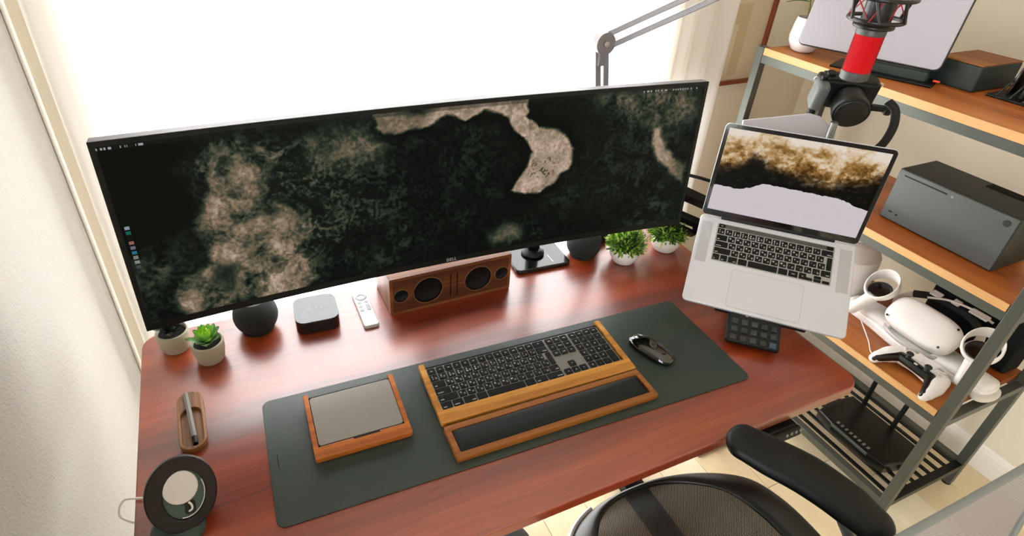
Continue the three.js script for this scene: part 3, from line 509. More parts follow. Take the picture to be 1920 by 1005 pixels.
{ // mouse
  const g = thing('mouse', 'glossy black low mouse on the right of the desk mat', 'mouse', [1.4785, 0.003, 0.3425], 0.32);
  const sup = (a, e) => Math.sign(a) * Math.pow(Math.abs(a), e), prof = t => 1 - Math.pow(Math.abs(t), 2.6);
  const shell = (k, y0, hh) => grid(48, 24, (u, v) => { const a = u * Math.PI * 2, r = Math.sin(v * Math.PI / 2), x = sup(Math.cos(a), 0.8) * r, z = sup(Math.sin(a), 0.8) * r; const m = Math.max(Math.abs(x), 0), top = Math.pow(clamp(1 - Math.pow(r, 3.4)), 0.6) * (1 - 0.18 * z * z); return [x * 0.0285 * k, y0 + hh * top, z * 0.0567 * k]; }).scale(1, 1, 1);
  const top = shell(1, 0.0055, 0.0155); top.index.array.reverse(); top.computeVertexNormals();
  mesh('top_shell', top, P(0x050706, 0.1, { clearcoat: 1, clearcoatRoughness: 0.04, side: THREE.DoubleSide }), g);
  const el = new THREE.Shape(); for (let i = 0; i < 48; i++) { const a = i / 48 * 6.2832; el[i ? 'lineTo' : 'moveTo'](sup(Math.cos(a), 0.8) * 0.027, sup(Math.sin(a), 0.8) * 0.0545); }
  mesh('base', extrude(el, 0.0062, 0.0015), MAT.black, g);
}
// ---------------------------------------------------------------- things along the back of the desk
function smartSpeaker(x, z, label) {
  const g = thing('smart_speaker', label, 'speaker', [x, 0, z], 0, 'round dark smart speakers');
  const pts = [[0.0, 0], [0.03, 0], [0.036, 0.003]]; for (let i = 1; i < 16; i++) { const a = lerp(-1.05, 1.12, i / 16); pts.push([0.049 * Math.cos(a) ** 0.9, 0.043 + 0.0425 * Math.sin(a) / Math.sin(1.1)]); } pts.push([0.022, 0.0845], [0, 0.0845]);
  const knit = S(0x1b2420, 0.8, { bumpMap: fineBump, bumpScale: 0.0008 });
  mesh('knit_body', lathe(pts, 56), knit, g);
  mesh('touch_top', mv(cyl(0.026, 0.027, 0.0025, 40), 0, 0.0845, 0), P(0x8f9290, 0.22), g);
  mesh('foot', mv(cyl(0.032, 0.032, 0.003, 32), 0, 0.001, 0), MAT.rubber, g);
}
smartSpeaker(0.672, -0.062, 'dark round smart speaker beside the square black box, left of the wooden speaker');
smartSpeaker(1.548, -0.058, 'dark round smart speaker between the monitor arm base and the bushy green plants');
{
  const g = thing('media_box', 'small square black streaming box with rounded corners and marked top with painted reflection', 'media player', [0.8022, 0, -0.0437], -0.0607);
  mesh('body', slab(0.098, 0.098, 0.033, 0.021, 0.002).translate(0, 0.0015, 0), P(0x050605, 0.2), g);
  mesh('foot', mv(cyl(0.036, 0.036, 0.003, 32), 0, 0.001, 0), MAT.rubber, g);
  mesh('top_sheen', slab(0.0972, 0.0972, 0.001, 0.0206, 0.0003).translate(0, 0.0342, 0), P(0x4c5256, 0.28, { ior: 1.6 }), g);  // grey stands in for the window reflected in the black top
  // fruit-shaped mark and letters, slightly darker than the top
  const ap = new THREE.Shape(); ap.moveTo(0, 0.0045); ap.bezierCurveTo(0.003, 0.0062, 0.0062, 0.0045, 0.0064, 0.0035); ap.bezierCurveTo(0.0038, 0.0018, 0.0042, -0.0018, 0.0068, -0.0026); ap.bezierCurveTo(0.0055, -0.0058, 0.0035, -0.0082, 0.0, -0.0066); ap.bezierCurveTo(-0.0036, -0.0082, -0.0066, -0.004, -0.0066, 0); ap.bezierCurveTo(-0.0066, 0.0045, -0.003, 0.006, 0, 0.0045);
  const leaf = new THREE.Shape(); leaf.moveTo(0, 0.0056); leaf.bezierCurveTo(0.0002, 0.008, 0.0018, 0.0092, 0.0032, 0.0094); leaf.bezierCurveTo(0.0032, 0.0074, 0.0018, 0.0058, 0, 0.0056);
  mesh('logo', merge([extrude(ap, 0.0002, 0), extrude(leaf, 0.0002, 0)]).translate(-0.013, 0.0351, 0.0), S(0x6a6f6d, 0.4), g);
  mesh('lettering', mv(text('tv', 0.014, 0.0002), 0.009, 0.0351, 0, -Math.PI / 2), S(0x6a6f6d, 0.4), g);
  mesh('cable', tube([[0.0, 0.014, -0.047], [0.004, 0.016, -0.075], [-0.002, 0.012, -0.1]], 0.002, 20, 8), MAT.whiteMatte, g);
}
{
  const g = thing('remote_control', 'slim silver white remote with a round pad and grey buttons', 'remote', [0.9158, 0, -0.0351], -0.012);
  mesh('body', slab(0.035, 0.136, 0.0092, 0.006, 0.0015), S(0xbcbab8, 0.4, { metalness: 0.15 }), g);
  const bt = S(0x8f9192, 0.4);
  mesh('click_pad', mv(new THREE.TorusGeometry(0.0105, 0.0034, 8, 40).scale(1, 1, 0.3), 0, 0.0093, -0.043, Math.PI / 2), bt, g);
  mesh('centre_button', mv(cyl(0.0062, 0.0062, 0.001, 28), 0, 0.0093, -0.043), S(0xb6b7b7, 0.35), g);
  for (const [x, z] of [[-0.0085, -0.0225], [0.0085, -0.0225], [-0.0085, -0.0075], [-0.0085, 0.0075]]) mesh('button', mv(cyl(0.0048, 0.0048, 0.0012, 20), x, 0.0094, z), bt, g);
  mesh('volume_button', mv(slab(0.0096, 0.0246, 0.0012, 0.0045, 0.0003), 0.0085, 0.0089, 0.0), bt, g);
}
{ // wooden speaker box
  const g = thing('wooden_speaker', 'long walnut bookshelf speaker box with four round black drivers', 'speaker', [1.1255, 0, -0.053]);
  const W = 0.317, H = 0.106, D = 0.128;
  const o = rrect(W, H, 0.004), inn = rrect(W - 0.016, H - 0.016, 0.002, THREE.Path); o.holes.push(inn);
  const shell = new THREE.ExtrudeGeometry(o, { depth: D - 0.004, bevelEnabled: true, bevelSize: 0.001, bevelThickness: 0.001, bevelOffset: -0.001, bevelSegments: 2 }).translate(0, H / 2, -D / 2 + 0.001);
  const oak = S(0xf3dcc4, 0.5, { map: walnut });  // lighter walnut tint, for the brightly reflecting top
  mesh('cabinet', boxUV(shell), oak, g);
  const b = rrect(W - 0.0165, H - 0.0165, 0.002), dr = [[-0.131, 0.0185], [-0.0635, 0.037], [0.068, 0.036], [0.132, 0.0185]];
  for (const [x, r] of dr) { const c = new THREE.Path(); c.absarc(x, 0.001, r, 0, Math.PI * 2, true); b.holes.push(c); }
  for (const x of [-0.005, 0.012]) { const c = new THREE.Path(); c.moveTo(x - 0.0015, -0.034); c.lineTo(x - 0.0015, 0.034); c.lineTo(x + 0.0015, 0.034); c.lineTo(x + 0.0015, -0.034); b.holes.push(c); }
  mesh('shaded_front_board', boxUV(new THREE.ExtrudeGeometry(b, { depth: 0.01, bevelEnabled: false, curveSegments: 40 }).translate(0, H / 2, D / 2 - 0.0115)), S(0xb59674, 0.5, { map: walnut }), g);  // same walnut tinted darker, so the front looks shaded below the top
  mesh('back_board', mv(new THREE.BoxGeometry(W - 0.017, H - 0.017, 0.006), 0, H / 2, D / 2 - 0.03), MAT.blackMatte, g);
  for (const [x, r] of dr) {
    const d = mesh('driver', mv(lathe([[0, -0.004], [r * 0.3, -0.003], [r * 0.36, -0.0055], [r * 0.8, 0.0], [r * 0.86, 0.002], [r * 0.95, 0.0015], [r * 0.99, -0.002], [r, -0.006]], 44), x, H / 2 + 0.001, D / 2 - 0.005, Math.PI / 2), P(0x050605, 0.6, { specularIntensity: 0.5, side: THREE.DoubleSide }), g);
    mesh('rim', mv(new THREE.TorusGeometry(r, 0.0012, 8, 48), x, H / 2 + 0.001, D / 2 - 0.0015), S(0x6e4a2c, 0.5), d);
  }
}
// ---------------------------------------------------------------- plants
const leafGeo = (L, W, cup, curl) => grid(4, 6, (u, v) => { const w = W * Math.pow(Math.sin(Math.PI * clamp(0.12 + 0.88 * v)), 0.75) * (1 - 0.25 * v), s = (u - 0.5) * 2; return [s * w * 0.5, cup * s * s * W * 0.4 + curl * v * v * L, v * L]; });
function rosette(parent, y, n, mats, L, W, rise) {
  const geos = [leafGeo(L, W, 0.5, 0.25), leafGeo(L * 0.9, W * 1.05, 0.6, 0.35), leafGeo(L * 1.05, W * 0.9, 0.45, 0.2)];
  for (let i = 0; i < n; i++) {
    const t = i / (n - 1), a = i * 2.39996, k = lerp(1, 0.55, t), l = mesh('leaf', geos[i % 3], mats[Math.min(mats.length - 1, Math.floor(t * mats.length))], parent);
    l.scale.setScalar(k); l.rotation.set(-lerp(0.25, 1.2, t) - rise, a, 0, 'YXZ'); l.position.set(Math.sin(a) * 0.003, y + 0.003 + t * 0.01, Math.cos(a) * 0.003);
  }
}
function potted(label, x, z, leafCols, n) {
  const g = thing('succulent_pot', label, 'potted plant', [x, 0, z]); g.scale.setScalar(0.94);
  mesh('pot', lathe([[0, 0], [0.026, 0], [0.029, 0.002], [0.0345, 0.03], [0.0355, 0.05], [0.0345, 0.0535], [0.031, 0.0535], [0.0295, 0.048], [0.0285, 0.04], [0, 0.04]], 48), MAT.concrete, g);
  mesh('soil', mv(cyl(0.0292, 0.0285, 0.006, 32), 0, 0.0425, 0), MAT.soil, g);
  rosette(g, 0.046, n, leafCols.map(c => P(c, 0.45, { transmission: 0.25, thickness: 0, side: THREE.DoubleSide })), 0.042, 0.03, 0.0);
}
potted('dark grey green succulent in a pale stone pot, partly under the monitor corner', 0.5, -0.06, [0x2c3a33, 0x33443a, 0x48584c], 24);
potted('bright lime green succulent in a pale stone pot near the left desk edge', 0.5675, 0.002, [0x86b87a, 0x92c860, 0xa8dc3c, 0xc6ee4a], 30);
function bush(label, x, z, r) {
  const g = thing('bushy_plant', label, 'potted plant', [x, 0, z]);
  mesh('pot', lathe([[0, 0], [0.026, 0], [0.031, 0.003], [0.04, 0.02], [0.041, 0.032], [0.037, 0.046], [0.034, 0.047], [0.034, 0.042], [0, 0.042]], 44), P(0xe6e2d8, 0.45, {}), g);
  const cols = [0x2a5614, 0x5f9e28, 0x98c840, 0xcfe470], parts = cols.map(() => []), c = V(0, 0.062, 0);
  for (let i = 0; i < 950; i++) {
    const y = 1 - 1.55 * (i + 0.5) / 950, q = Math.sqrt(1 - y * y), a = i * 2.39996 + rnd() * 0.5, n = V(Math.cos(a) * q, y * 0.85, Math.sin(a) * q), L = 0.011 + rnd() * 0.008;
    const l = grid(2, 4, (u, v) => { const w = 0.0038 * Math.sin(Math.PI * clamp(0.18 + 0.82 * v)); return [(u - 0.5) * 2 * w * 0.7, Math.abs(u - 0.5) * 0.0012 + v * v * 0.004, v * L]; });
    l.applyQuaternion(new THREE.Quaternion().setFromUnitVectors(V(0, 0, 1), n.clone().add(V(rnd() - 0.5, rnd() - 0.35, rnd() - 0.5).multiplyScalar(1.1)).normalize()));
    const o = n.clone().multiplyScalar(r * (0.55 + 0.45 * rnd())).add(c); l.translate(o.x, o.y, o.z); parts[Math.floor(rnd() * 4)].push(l);
  }
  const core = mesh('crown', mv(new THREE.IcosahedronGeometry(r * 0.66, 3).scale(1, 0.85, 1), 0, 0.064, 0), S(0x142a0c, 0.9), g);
  parts.forEach((p, k) => { const m = mesh('foliage', merge(p), P(cols[k], 0.4, { transmission: 0.3, thickness: 0, side: THREE.DoubleSide }), core); m.userData.kind = 'stuff'; });
}
bush('round bushy green plant in a white pot, nearer the monitor arm', 1.641, 0.008, 0.05);
bush('round bushy green plant in a white pot, nearer the laptop', 1.79, 0.0, 0.05);
{ // pen tray and pen
  const g = thing('pen_tray', 'pill shaped wooden pen tray near the left desk edge', 'pen tray', [0.5235, 0, 0.1755], 0.03);
  const o = rrect(0.047, 0.15, 0.0234), h = new THREE.Path(), r = 0.0185; h.absarc(0, 0.012, r, 0, Math.PI); h.lineTo(-r, -0.05); h.absarc(0, -0.05, r, Math.PI, 2 * Math.PI); h.lineTo(r, 0.012); o.holes.push(h);
  mesh('rim', boxUV(extrude(o, 0.0115, 0.0012, 20), 'z'), MAT.walnut, g);
  mesh('bottom', boxUV(extrude(rrect(0.045, 0.147, 0.0224), 0.004, 0.0005), 'z'), MAT.walnut, g);
  const p = thing('pen', 'grey hexagonal pen with a black tip lying in the wooden pen tray', 'pen', [0.5235, 0, 0.1755], 0.05);
  const A = [-0.004, 0.0165, -0.066], B = [0.0015, 0.0095, 0.045];
  mesh('barrel', rod(A, B, 0.0052, 6).toNonIndexed(), S(0x77746e, 0.5, { flatShading: true }), p);
  mesh('tip', rod(B, [0.0022, 0.0086, 0.062], 0.0048, 12), MAT.black, p);
}
{ // charging stand with pale round charger
  const g = thing('charging_stand', 'round dark wood charging stand with a pale round charger in it', 'charger', [0.51, 0, 0.372]);
  mesh('base', lathe([[0, 0], [0.038, 0], [0.041, 0.003], [0.04, 0.01], [0.03, 0.02], [0, 0.024]], 48).translate(-0.014, 0, 0.03), S(0x2c3f35, 0.55), g);
  const pl = mesh('plate', (() => { const o = new THREE.Shape(); o.absellipse(0, -0.004, 0.0525, 0.059, 0, Math.PI * 2); const h = new THREE.Path(); h.absellipse(0.004, -0.006, 0.0305, 0.038, 0, Math.PI * 2, true); o.holes.push(h); return boxUV(extrude(o, 0.018, 0.0025, 48)); })(), P(0x6a564a, 0.42, { map: darkWalnut, specularIntensity: 0.6, clearcoat: 0.1, clearcoatRoughness: 0.3 }), g);
  pl.position.set(0.001, 0.058, -0.004); pl.quaternion.setFromUnitVectors(V(0, 1, 0), V(0.2, 0.6, 0.77).normalize());
  mesh('insert', mv(slab(0.068, 0.078, 0.008, 0.033, 0.001), 0.004, 0.0045, 0.006), S(0x3d5448, 0.5), pl);
  const puck = mesh('charger_disc', mv(cyl(0.0242, 0.0242, 0.0016, 44), -0.001, 0.0168, -0.006), S(0xd8d2cc, 0.5), pl);
  mesh('metal_rim', mv(lathe([[0.0242, 0.0075], [0.026, 0.0075], [0.026, 0.0128], [0.0246, 0.0136], [0.0242, 0.0128]], 44), -0.001, 0.004, -0.006), MAT.silver, puck);
  mesh('slot', mv(slab(0.016, 0.02, 0.0006, 0.004, 0), 0.011, 0.0124, 0.028), MAT.black, pl);
  mesh('cable_stub', tube([[0.009, 0.016, 0.019], [0.013, 0.0165, 0.025], [0.013, 0.0155, 0.031], [0.009, 0.013, 0.034]], 0.0018, 20, 8), MAT.whiteMatte, pl);
  mesh('clear_edge', tube([...Array(14)].map((_, i) => { const a = lerp(-0.5, 1.75, i / 13); return [0.004 + 0.0295 * Math.cos(a), 0.0150, 0.006 + 0.036 * Math.sin(a)]; }), 0.0011, 40, 6), MAT.silver, pl);
  mesh('back_wedge', mv(rbox(0.05, 0.05, 0.03, 0.01), 0.015, 0.025, -0.006), MAT.darkWalnut, g);
  const c = single('charging_cable', tube([[0.485, 0.016, 0.338], [0.462, 0.008, 0.326], [0.4445, 0.005, 0.319], [0.4284, 0.0035, 0.3125], [0.412, -0.005, 0.303], [0.4025, -0.014, 0.307], [0.4015, -0.022, 0.318], [0.407, -0.03, 0.322], [0.418, -0.036, 0.328], [0.44, -0.05, 0.335], [0.46, -0.15, 0.33], [0.46, -0.5, 0.3], [0.45, -0.71, 0.2]], 0.0019, 360, 8), MAT.whiteMatte, 'thin white cable looping over the left desk edge behind the charging stand', 'cable');
}

// ---------------------------------------------------------------- shelf rack
const SH = { x0: 2.2567, x1: 2.6432, z0: -0.2817, z1: 0.6458, y: [0.4742, 0.1162, -0.2392, -0.615] };
{
  const g = thing('shelf_rack', 'grey metal rack with three wooden shelves and a slatted bottom shelf by the right wall', 'shelf', [(SH.x0 + SH.x1) / 2, FLOOR, (SH.z0 + SH.z1) / 2]);
  const ox = (SH.x0 + SH.x1) / 2, oz = (SH.z0 + SH.z1) / 2, w = 0.026, D = SH.x1 - SH.x0, L = SH.z1 - SH.z0, top = SH.y[0] - FLOOR;
  for (const sx of [-1, 1]) for (const sz of [-1, 1]) { const p = mesh('post', mv(rbox(w, top - 0.006, w, 0.002, 2), sx * (D / 2 - w / 2), top / 2 + 0.003, sz * (L / 2 - w / 2)), MAT.steel, g); mesh('foot', mv(cyl(0.012, 0.014, 0.008, 16), sx * (D / 2 - w / 2), 0.004, sz * (L / 2 - w / 2)), MAT.black, p); }
  const front = 0.165;
  for (const [i, y0] of SH.y.slice(0, 3).entries()) {
    const y = y0 - FLOOR, th = 0.021, x = -D / 2;
    const pl = (a, b, m) => mesh('plank', boxUV(rbox(b - a - 0.0012, th, L - 2 * w - 0.004, 0.0012, 2), 'z').translate(x + (a + b) / 2, y - th / 2, 0), m, g);
    pl(0.0035, front, MAT.shelf[i % 2]); pl(front, D, MAT.shelf[(i + 1) % 2]);
    mesh('lit_edge', boxUV(rbox(0.0032, th, L - 2 * w - 0.004, 0.0006, 1), 'z').translate(x + 0.0017, y - th / 2, 0), MAT.litEdge, g);  // front edge coloured paler for the window light on it
    const yb = y - th - 0.0125;
    for (const s of [-1, 1]) { mesh('rail', mv(rbox(w * 0.9, 0.025, L - 2 * w, 0.0015, 2), s * (D / 2 - w / 2), yb, 0), MAT.steel, g); mesh('side_rail', mv(rbox(D - 2 * w, 0.025, w * 0.9, 0.0015, 2), 0, yb, s * (L / 2 - w / 2)), MAT.steel, g); }
  }
  // slatted bottom shelf
  const y = SH.y[3] - FLOOR;
  for (const s of [-1, 1]) { mesh('rail', mv(rbox(w * 0.9, 0.025, L - 2 * w, 0.0015, 2), s * (D / 2 - w / 2), y - 0.0125, 0), MAT.steel, g); mesh('side_rail', mv(rbox(D - 2 * w, 0.025, w * 0.9, 0.0015, 2), 0, y - 0.0125, s * (L / 2 - w / 2)), MAT.blackMetal, g); }
  for (let i = 0; i < 9; i++) mesh('slat', mv(rbox(0.013, 0.006, L - 0.03, 0.0015, 1), lerp(-D / 2 + 0.042, D / 2 - 0.042, i / 8), y - 0.003, 0), MAT.blackMetal, g);
}
{ // router on the slatted shelf
  const g = thing('router', 'flat black wireless router with upright antennas on the slatted bottom shelf', 'router', [2.42, SH.y[3], 0.445]);
  const o = new THREE.Shape(); [[-0.12, -0.085], [-0.06, -0.095], [0.06, -0.095], [0.12, -0.085], [0.135, -0.02], [0.12, 0.08], [-0.12, 0.08], [-0.135, -0.02]].forEach((p, i) => i ? o.lineTo(...p) : o.moveTo(...p));
  const body = extrude(o, 0.042, 0.006).rotateY(-Math.PI / 2);
  mesh('body', body, P(0x070a08, 0.3), g);
  mesh('front_edge', mv(rbox(0.004, 0.012, 0.13, 0.002), -0.094, 0.034, 0.0), P(0x5a605c, 0.3, { metalness: 0.4 }), g);
  for (let i = 0; i < 8; i++) mesh('vent', mv(rbox(0.012, 0.001, 0.008, 0.0004, 1), -0.075, 0.0422, -0.055 + i * 0.0155), MAT.grey, g);
  for (const z of [-0.11, 0.03, 0.155]) { const a = mesh('antenna', bar([0.088, 0.03, z * 0.75], [0.098, 0.17, z * 0.8], 0.014, 0.009, 0.003), MAT.blackMatte, g); mesh('hinge', mv(cyl(0.008, 0.008, 0.02, 14), 0.088, 0.03, z * 0.75, 0, 0, Math.PI / 2), MAT.black, a); }
}
{ // games console lying on the middle shelf
  const g = thing('game_console', 'large dark grey box shaped games console lying on the middle shelf', 'games console', [2.4275, SH.y[1], 0.369]);
  const W = 0.301, H = 0.148;
  mesh('body', mv(rbox(0.151, H, W, 0.004), 0, H / 2 + 0.003, 0), S(0x232c28, 0.5), g);
  mesh('front_sheen', mv(rbox(0.002, H - 0.006, W - 0.006, 0.0009, 2), -0.0757, H / 2 + 0.003, 0), P(0x565a58, 0.4, { metalness: 0.2 }), g);  // lighter grey stands in for curtains and wall reflected in this face
  mesh('disc_slot', mv(rbox(0.0015, 0.004, 0.115, 0.0006, 1), -0.0764, H - 0.012, -0.075), MAT.black, g);
  mesh('eject_button', mv(cyl(0.0035, 0.0035, 0.002, 16), -0.0767, H - 0.013, -0.004, 0, 0, Math.PI / 2), MAT.grey, g);
  mesh('power_button', mv(cyl(0.0085, 0.0085, 0.002, 28), -0.0767, H - 0.018, 0.127, 0, 0, Math.PI / 2), MAT.darkGrey, g);
  mesh('front_port', merge([mv(rbox(0.0015, 0.004, 0.01, 0.0005, 1), -0.0765, 0.028, -0.126), mv(rbox(0.0015, 0.005, 0.006, 0.0005, 1), -0.0765, 0.026, -0.108)]), MAT.black, g);
  mesh('foot', merge([mv(cyl(0.012, 0.012, 0.004, 16), 0.04, 0.002, 0.12), mv(cyl(0.012, 0.012, 0.004, 16), 0.04, 0.002, -0.12), mv(cyl(0.012, 0.012, 0.004, 16), -0.04, 0.002, 0.12), mv(cyl(0.012, 0.012, 0.004, 16), -0.04, 0.002, -0.12)]), MAT.rubber, g);
  mesh('top_vent', mv(rbox(0.03, 0.003, 0.13, 0.001, 1), 0.05, H + 0.0035, 0.07), MAT.blackMatte, g);
}
// ---- VR set and game controller on the lower shelf
const Y3 = SH.y[2];
{
  const g = thing('headset_dock', 'long white charging dock under the white headset on the lower shelf', 'charging dock', [2.448, Y3, 0.425]);
  const o = new THREE.Shape(); o.moveTo(-0.052, 0.2); o.bezierCurveTo(-0.05, 0.09, -0.075, 0.07, -0.075, 0); o.bezierCurveTo(-0.075, -0.07, -0.05, -0.09, -0.052, -0.2); o.bezierCurveTo(-0.052, -0.225, 0.03, -0.225, 0.045, -0.2); o.lineTo(0.06, 0); o.lineTo(0.045, 0.2); o.bezierCurveTo(0.03, 0.225, -0.052, 0.225, -0.052, 0.2);
  mesh('body', extrude(o, 0.03, 0.008, 14), MAT.white, g);
  for (const s of [-1, 1]) mesh('wing', sweep([{ p: [-0.012, 0.03, s * 0.07], rx: 0.04, ry: 0.012 }, { p: [-0.014, 0.034, s * 0.13], rx: 0.042, ry: 0.018 }, { p: [-0.012, 0.03, s * 0.2], rx: 0.034, ry: 0.013 }], { e: 2.6 }), MAT.white, g);
  mesh('cradle', mv(new THREE.TorusGeometry(0.1, 0.006, 10, 60, Math.PI).scale(0.95, 0.62, 1).rotateX(Math.PI / 2).rotateY(-Math.PI / 2), -0.012, 0.034, 0), S(0xb9b3ae, 0.5), g);
}
{
  const g = thing('vr_headset', 'white virtual reality headset with rounded visor and black strap on the charging dock', 'headset', [2.45, Y3 + 0.03, 0.425]);
  const tilt = new THREE.Group(); tilt.name = 'visor'; g.add(tilt); tilt.position.set(-0.022, 0.056, 0); tilt.rotation.set(0, 0, -0.78);
  // visor: superellipsoid 0.19 wide (z), 0.105 high, 0.07 deep; face along -x
  const se = (a, e) => Math.sign(a) * Math.pow(Math.abs(a), e);
  const vis = grid(72, 36, (u, v) => { const a = u * Math.PI * 2, b = (v - 0.5) * Math.PI, c = Math.pow(Math.cos(b), 0.5); return [0.036 * se(Math.sin(b), 0.6), 0.054 * c * se(Math.cos(a), 0.62), 0.097 * c * se(Math.sin(a), 0.62)]; });
  mesh('shell', vis, P(0xe9e5de, 0.45, { side: THREE.DoubleSide }), tilt);
  for (const [y, z] of [[0.034, 0.078], [-0.036, 0.076], [-0.036, -0.076]]) mesh('camera', mv(cyl(0.0032, 0.0032, 0.004, 16), -0.0305, y, z, 0, 0, Math.PI / 2), MAT.blackGloss, tilt);
  mesh('face_pad', mv(rbox(0.045, 0.086, 0.16, 0.02), 0.045, 0, 0), S(0x23241f, 0.85), tilt);
  for (const s of [-1, 1]) mesh('strap_arm', sweep([{ p: [0.0, 0.05, s * 0.098], rx: 0.011, ry: 0.006 }, { p: [0.035, 0.058, s * 0.112], rx: 0.012, ry: 0.005 }, { p: [0.075, 0.075, s * 0.1], rx: 0.01, ry: 0.004 }], { e: 3 }), MAT.offWhite, g);
  mesh('strap', tube([[0.07, 0.075, -0.1], [0.088, 0.088, -0.06], [0.092, 0.092, 0], [0.088, 0.088, 0.06], [0.07, 0.075, 0.1]], 0.011, 40, 10), MAT.fabric, g);
  for (const [x, z, w] of [[0.07, -0.045, 0.03], [0.085, 0.005, 0.022], [0.09, 0.065, 0.05]]) mesh('strap_buckle', mv(rbox(0.022, 0.006, w, 0.003), x, 0.112, z, 0, 0, 0.35), MAT.offWhite, g);
  mesh('top_strap', tube([[0.04, 0.105, -0.05], [0.075, 0.112, -0.01], [0.093, 0.114, 0.06], [0.098, 0.105, 0.1]], 0.0035, 30, 8), MAT.offWhite, g);
}
function touchController(label, z, s) {
  const g = thing('motion_controller', label, 'controller', [2.43, Y3 + 0.045, z], 0, 'white motion controllers on the dock');
  const head = new THREE.Group(); head.name = 'head'; g.add(head); head.position.set(-0.004, 0.066, s * -0.012); head.rotation.set(0, 0.15 * s, 0.42);
  mesh('face_plate', lathe([[0, 0.006], [0.024, 0.0055], [0.033, 0.003], [0.0325, -0.002], [0, -0.006]], 44), P(0x0a0d0b, 0.25), head);
  mesh('collar', lathe([[0.0325, 0.0035], [0.036, 0.001], [0.036, -0.008], [0.026, -0.02], [0.012, -0.026], [0, -0.027]], 44), MAT.white, head);
  // wide band standing round the face, taller at the back
  const band = grid(72, 14, (u, v) => { const a = u * Math.PI * 2, b = v * Math.PI * 2, back = 0.5 + 0.5 * Math.cos(a), R = 0.0385 + 0.007 * back, h = 0.006 + 0.016 * back, x = R + 0.0035 * Math.cos(b), y = (h + 0.0) * Math.sin(b) + 0.001 + 0.026 * back; return [x * Math.cos(a) + 0.006 * back, y, x * Math.sin(a)]; });
  mesh('tracking_ring', band, P(0xece8e2, 0.35, { side: THREE.DoubleSide }), head);
  mesh('thumb_stick', mv(lathe([[0, 0.012], [0.006, 0.012], [0.0075, 0.01], [0.003, 0.007], [0.003, 0.003], [0, 0.003]], 20), 0.006, 0, s * 0.011), MAT.black, head);
  mesh('handle', sweep([{ p: [-0.018, 0.04, s * -0.006], rx: 0.02, ry: 0.015 }, { p: [-0.042, 0.022, 0], rx: 0.017, ry: 0.016 }, { p: [-0.066, 0.0, s * 0.008], rx: 0.016, ry: 0.016 }], { e: 2.2 }), MAT.white, g);
}
touchController('white ringed motion controller on the left end of the dock, nearer the laptop', 0.268, -1);
touchController('white ringed motion controller on the right end of the dock, behind the front post', 0.583, 1);
single('dock_cap', mv(new THREE.SphereGeometry(1, 28, 16).scale(0.055, 0.011, 0.026), 2.43, Y3 + 0.011, 0.632, 0, 0, 0), MAT.offWhite, 'flat white oval cover lying on the lower shelf behind the front post', 'cover');
{
  const g = thing('game_controller', 'white game controller with black middle lying at the front edge of the lower shelf', 'game controller', [2.307, Y3, 0.503], -0.06);
  g.rotation.order = 'YXZ';
  // front is -x (grips), width along z
  const body = [sweep([{ p: [0.03, 0.024, -0.05], rx: 0.034, ry: 0.019 }, { p: [0.028, 0.026, 0], rx: 0.027, ry: 0.018 }, { p: [0.03, 0.024, 0.05], rx: 0.034, ry: 0.019 }], { e: 2.6 })];
  for (const s of [-1, 1]) body.push(sweep([{ p: [0.034, 0.026, s * 0.05], rx: 0.029, ry: 0.019 }, { p: [0.0, 0.024, s * 0.066], rx: 0.0245, ry: 0.02 }, { p: [-0.035, 0.018, s * 0.075], rx: 0.0165, ry: 0.016 }, { p: [-0.05, 0.0145, s * 0.0765], rx: 0.013, ry: 0.0125 }], { e: 2.3 }));
  mesh('white_shell', merge(body), MAT.white, g);
  const ins = [sweep([{ p: [0.006, 0.034, -0.045], rx: 0.015, ry: 0.0125 }, { p: [0.004, 0.035, 0], rx: 0.014, ry: 0.0125 }, { p: [0.006, 0.034, 0.045], rx: 0.015, ry: 0.0125 }], { e: 2.4 })];
  for (const s of [-1, 1]) ins.push(sweep([{ p: [0.004, 0.033, s * 0.045], rx: 0.0125, ry: 0.0125 }, { p: [-0.018, 0.028, s * 0.0555], rx: 0.0085, ry: 0.0125 }, { p: [-0.046, 0.02, s * 0.069], rx: 0.007, ry: 0.0105 }, { p: [-0.054, 0.017, s * 0.0735], rx: 0.008, ry: 0.0085 }], { e: 2.3 }));
  mesh('black_inlay', merge(ins), P(0x0c0f0d, 0.3), g);
  for (const s of [-1, 1]) mesh('thumb_stick', mv(lathe([[0, 0.062], [0.008, 0.062], [0.0098, 0.0595], [0.0095, 0.057], [0.006, 0.054], [0.0075, 0.045], [0.011, 0.044], [0, 0.043]], 24), 0.006, 0, s * 0.027), MAT.darkGrey, g);
  mesh('touch_surface', mv(rbox(0.035, 0.004, 0.06, 0.0018), 0.042, 0.0435, 0), MAT.white, g);
  mesh('home_button', mv(rbox(0.006, 0.003, 0.009, 0.001, 1), 0.0, 0.0475, 0), MAT.silver, g);
  mesh('cross_pad', merge([mv(rbox(0.018, 0.004, 0.006, 0.001, 1), 0.036, 0.045, -0.053), mv(rbox(0.006, 0.004, 0.018, 0.001, 1), 0.036, 0.045, -0.053)]), MAT.offWhite, g);
  for (const [x, z] of [[0.045, 0], [0.027, 0], [0.036, 0.009], [0.036, -0.009]]) mesh('button', mv(cyl(0.004, 0.004, 0.004, 14), x, 0.0455, 0.053 + z), MAT.offWhite, g);
}
single('thin_cable', tube([[2.36, Y3 + 0.03, 0.3], [2.33, Y3 + 0.004, 0.36], [2.29, Y3 + 0.004, 0.40], [2.285, Y3 + 0.004, 0.43], [2.32, Y3 + 0.006, 0.45], [2.36, Y3 + 0.012, 0.45]], 0.0016, 50, 6), MAT.whiteMatte, 'thin white cable curling on the wood beside the game controller', 'cable');
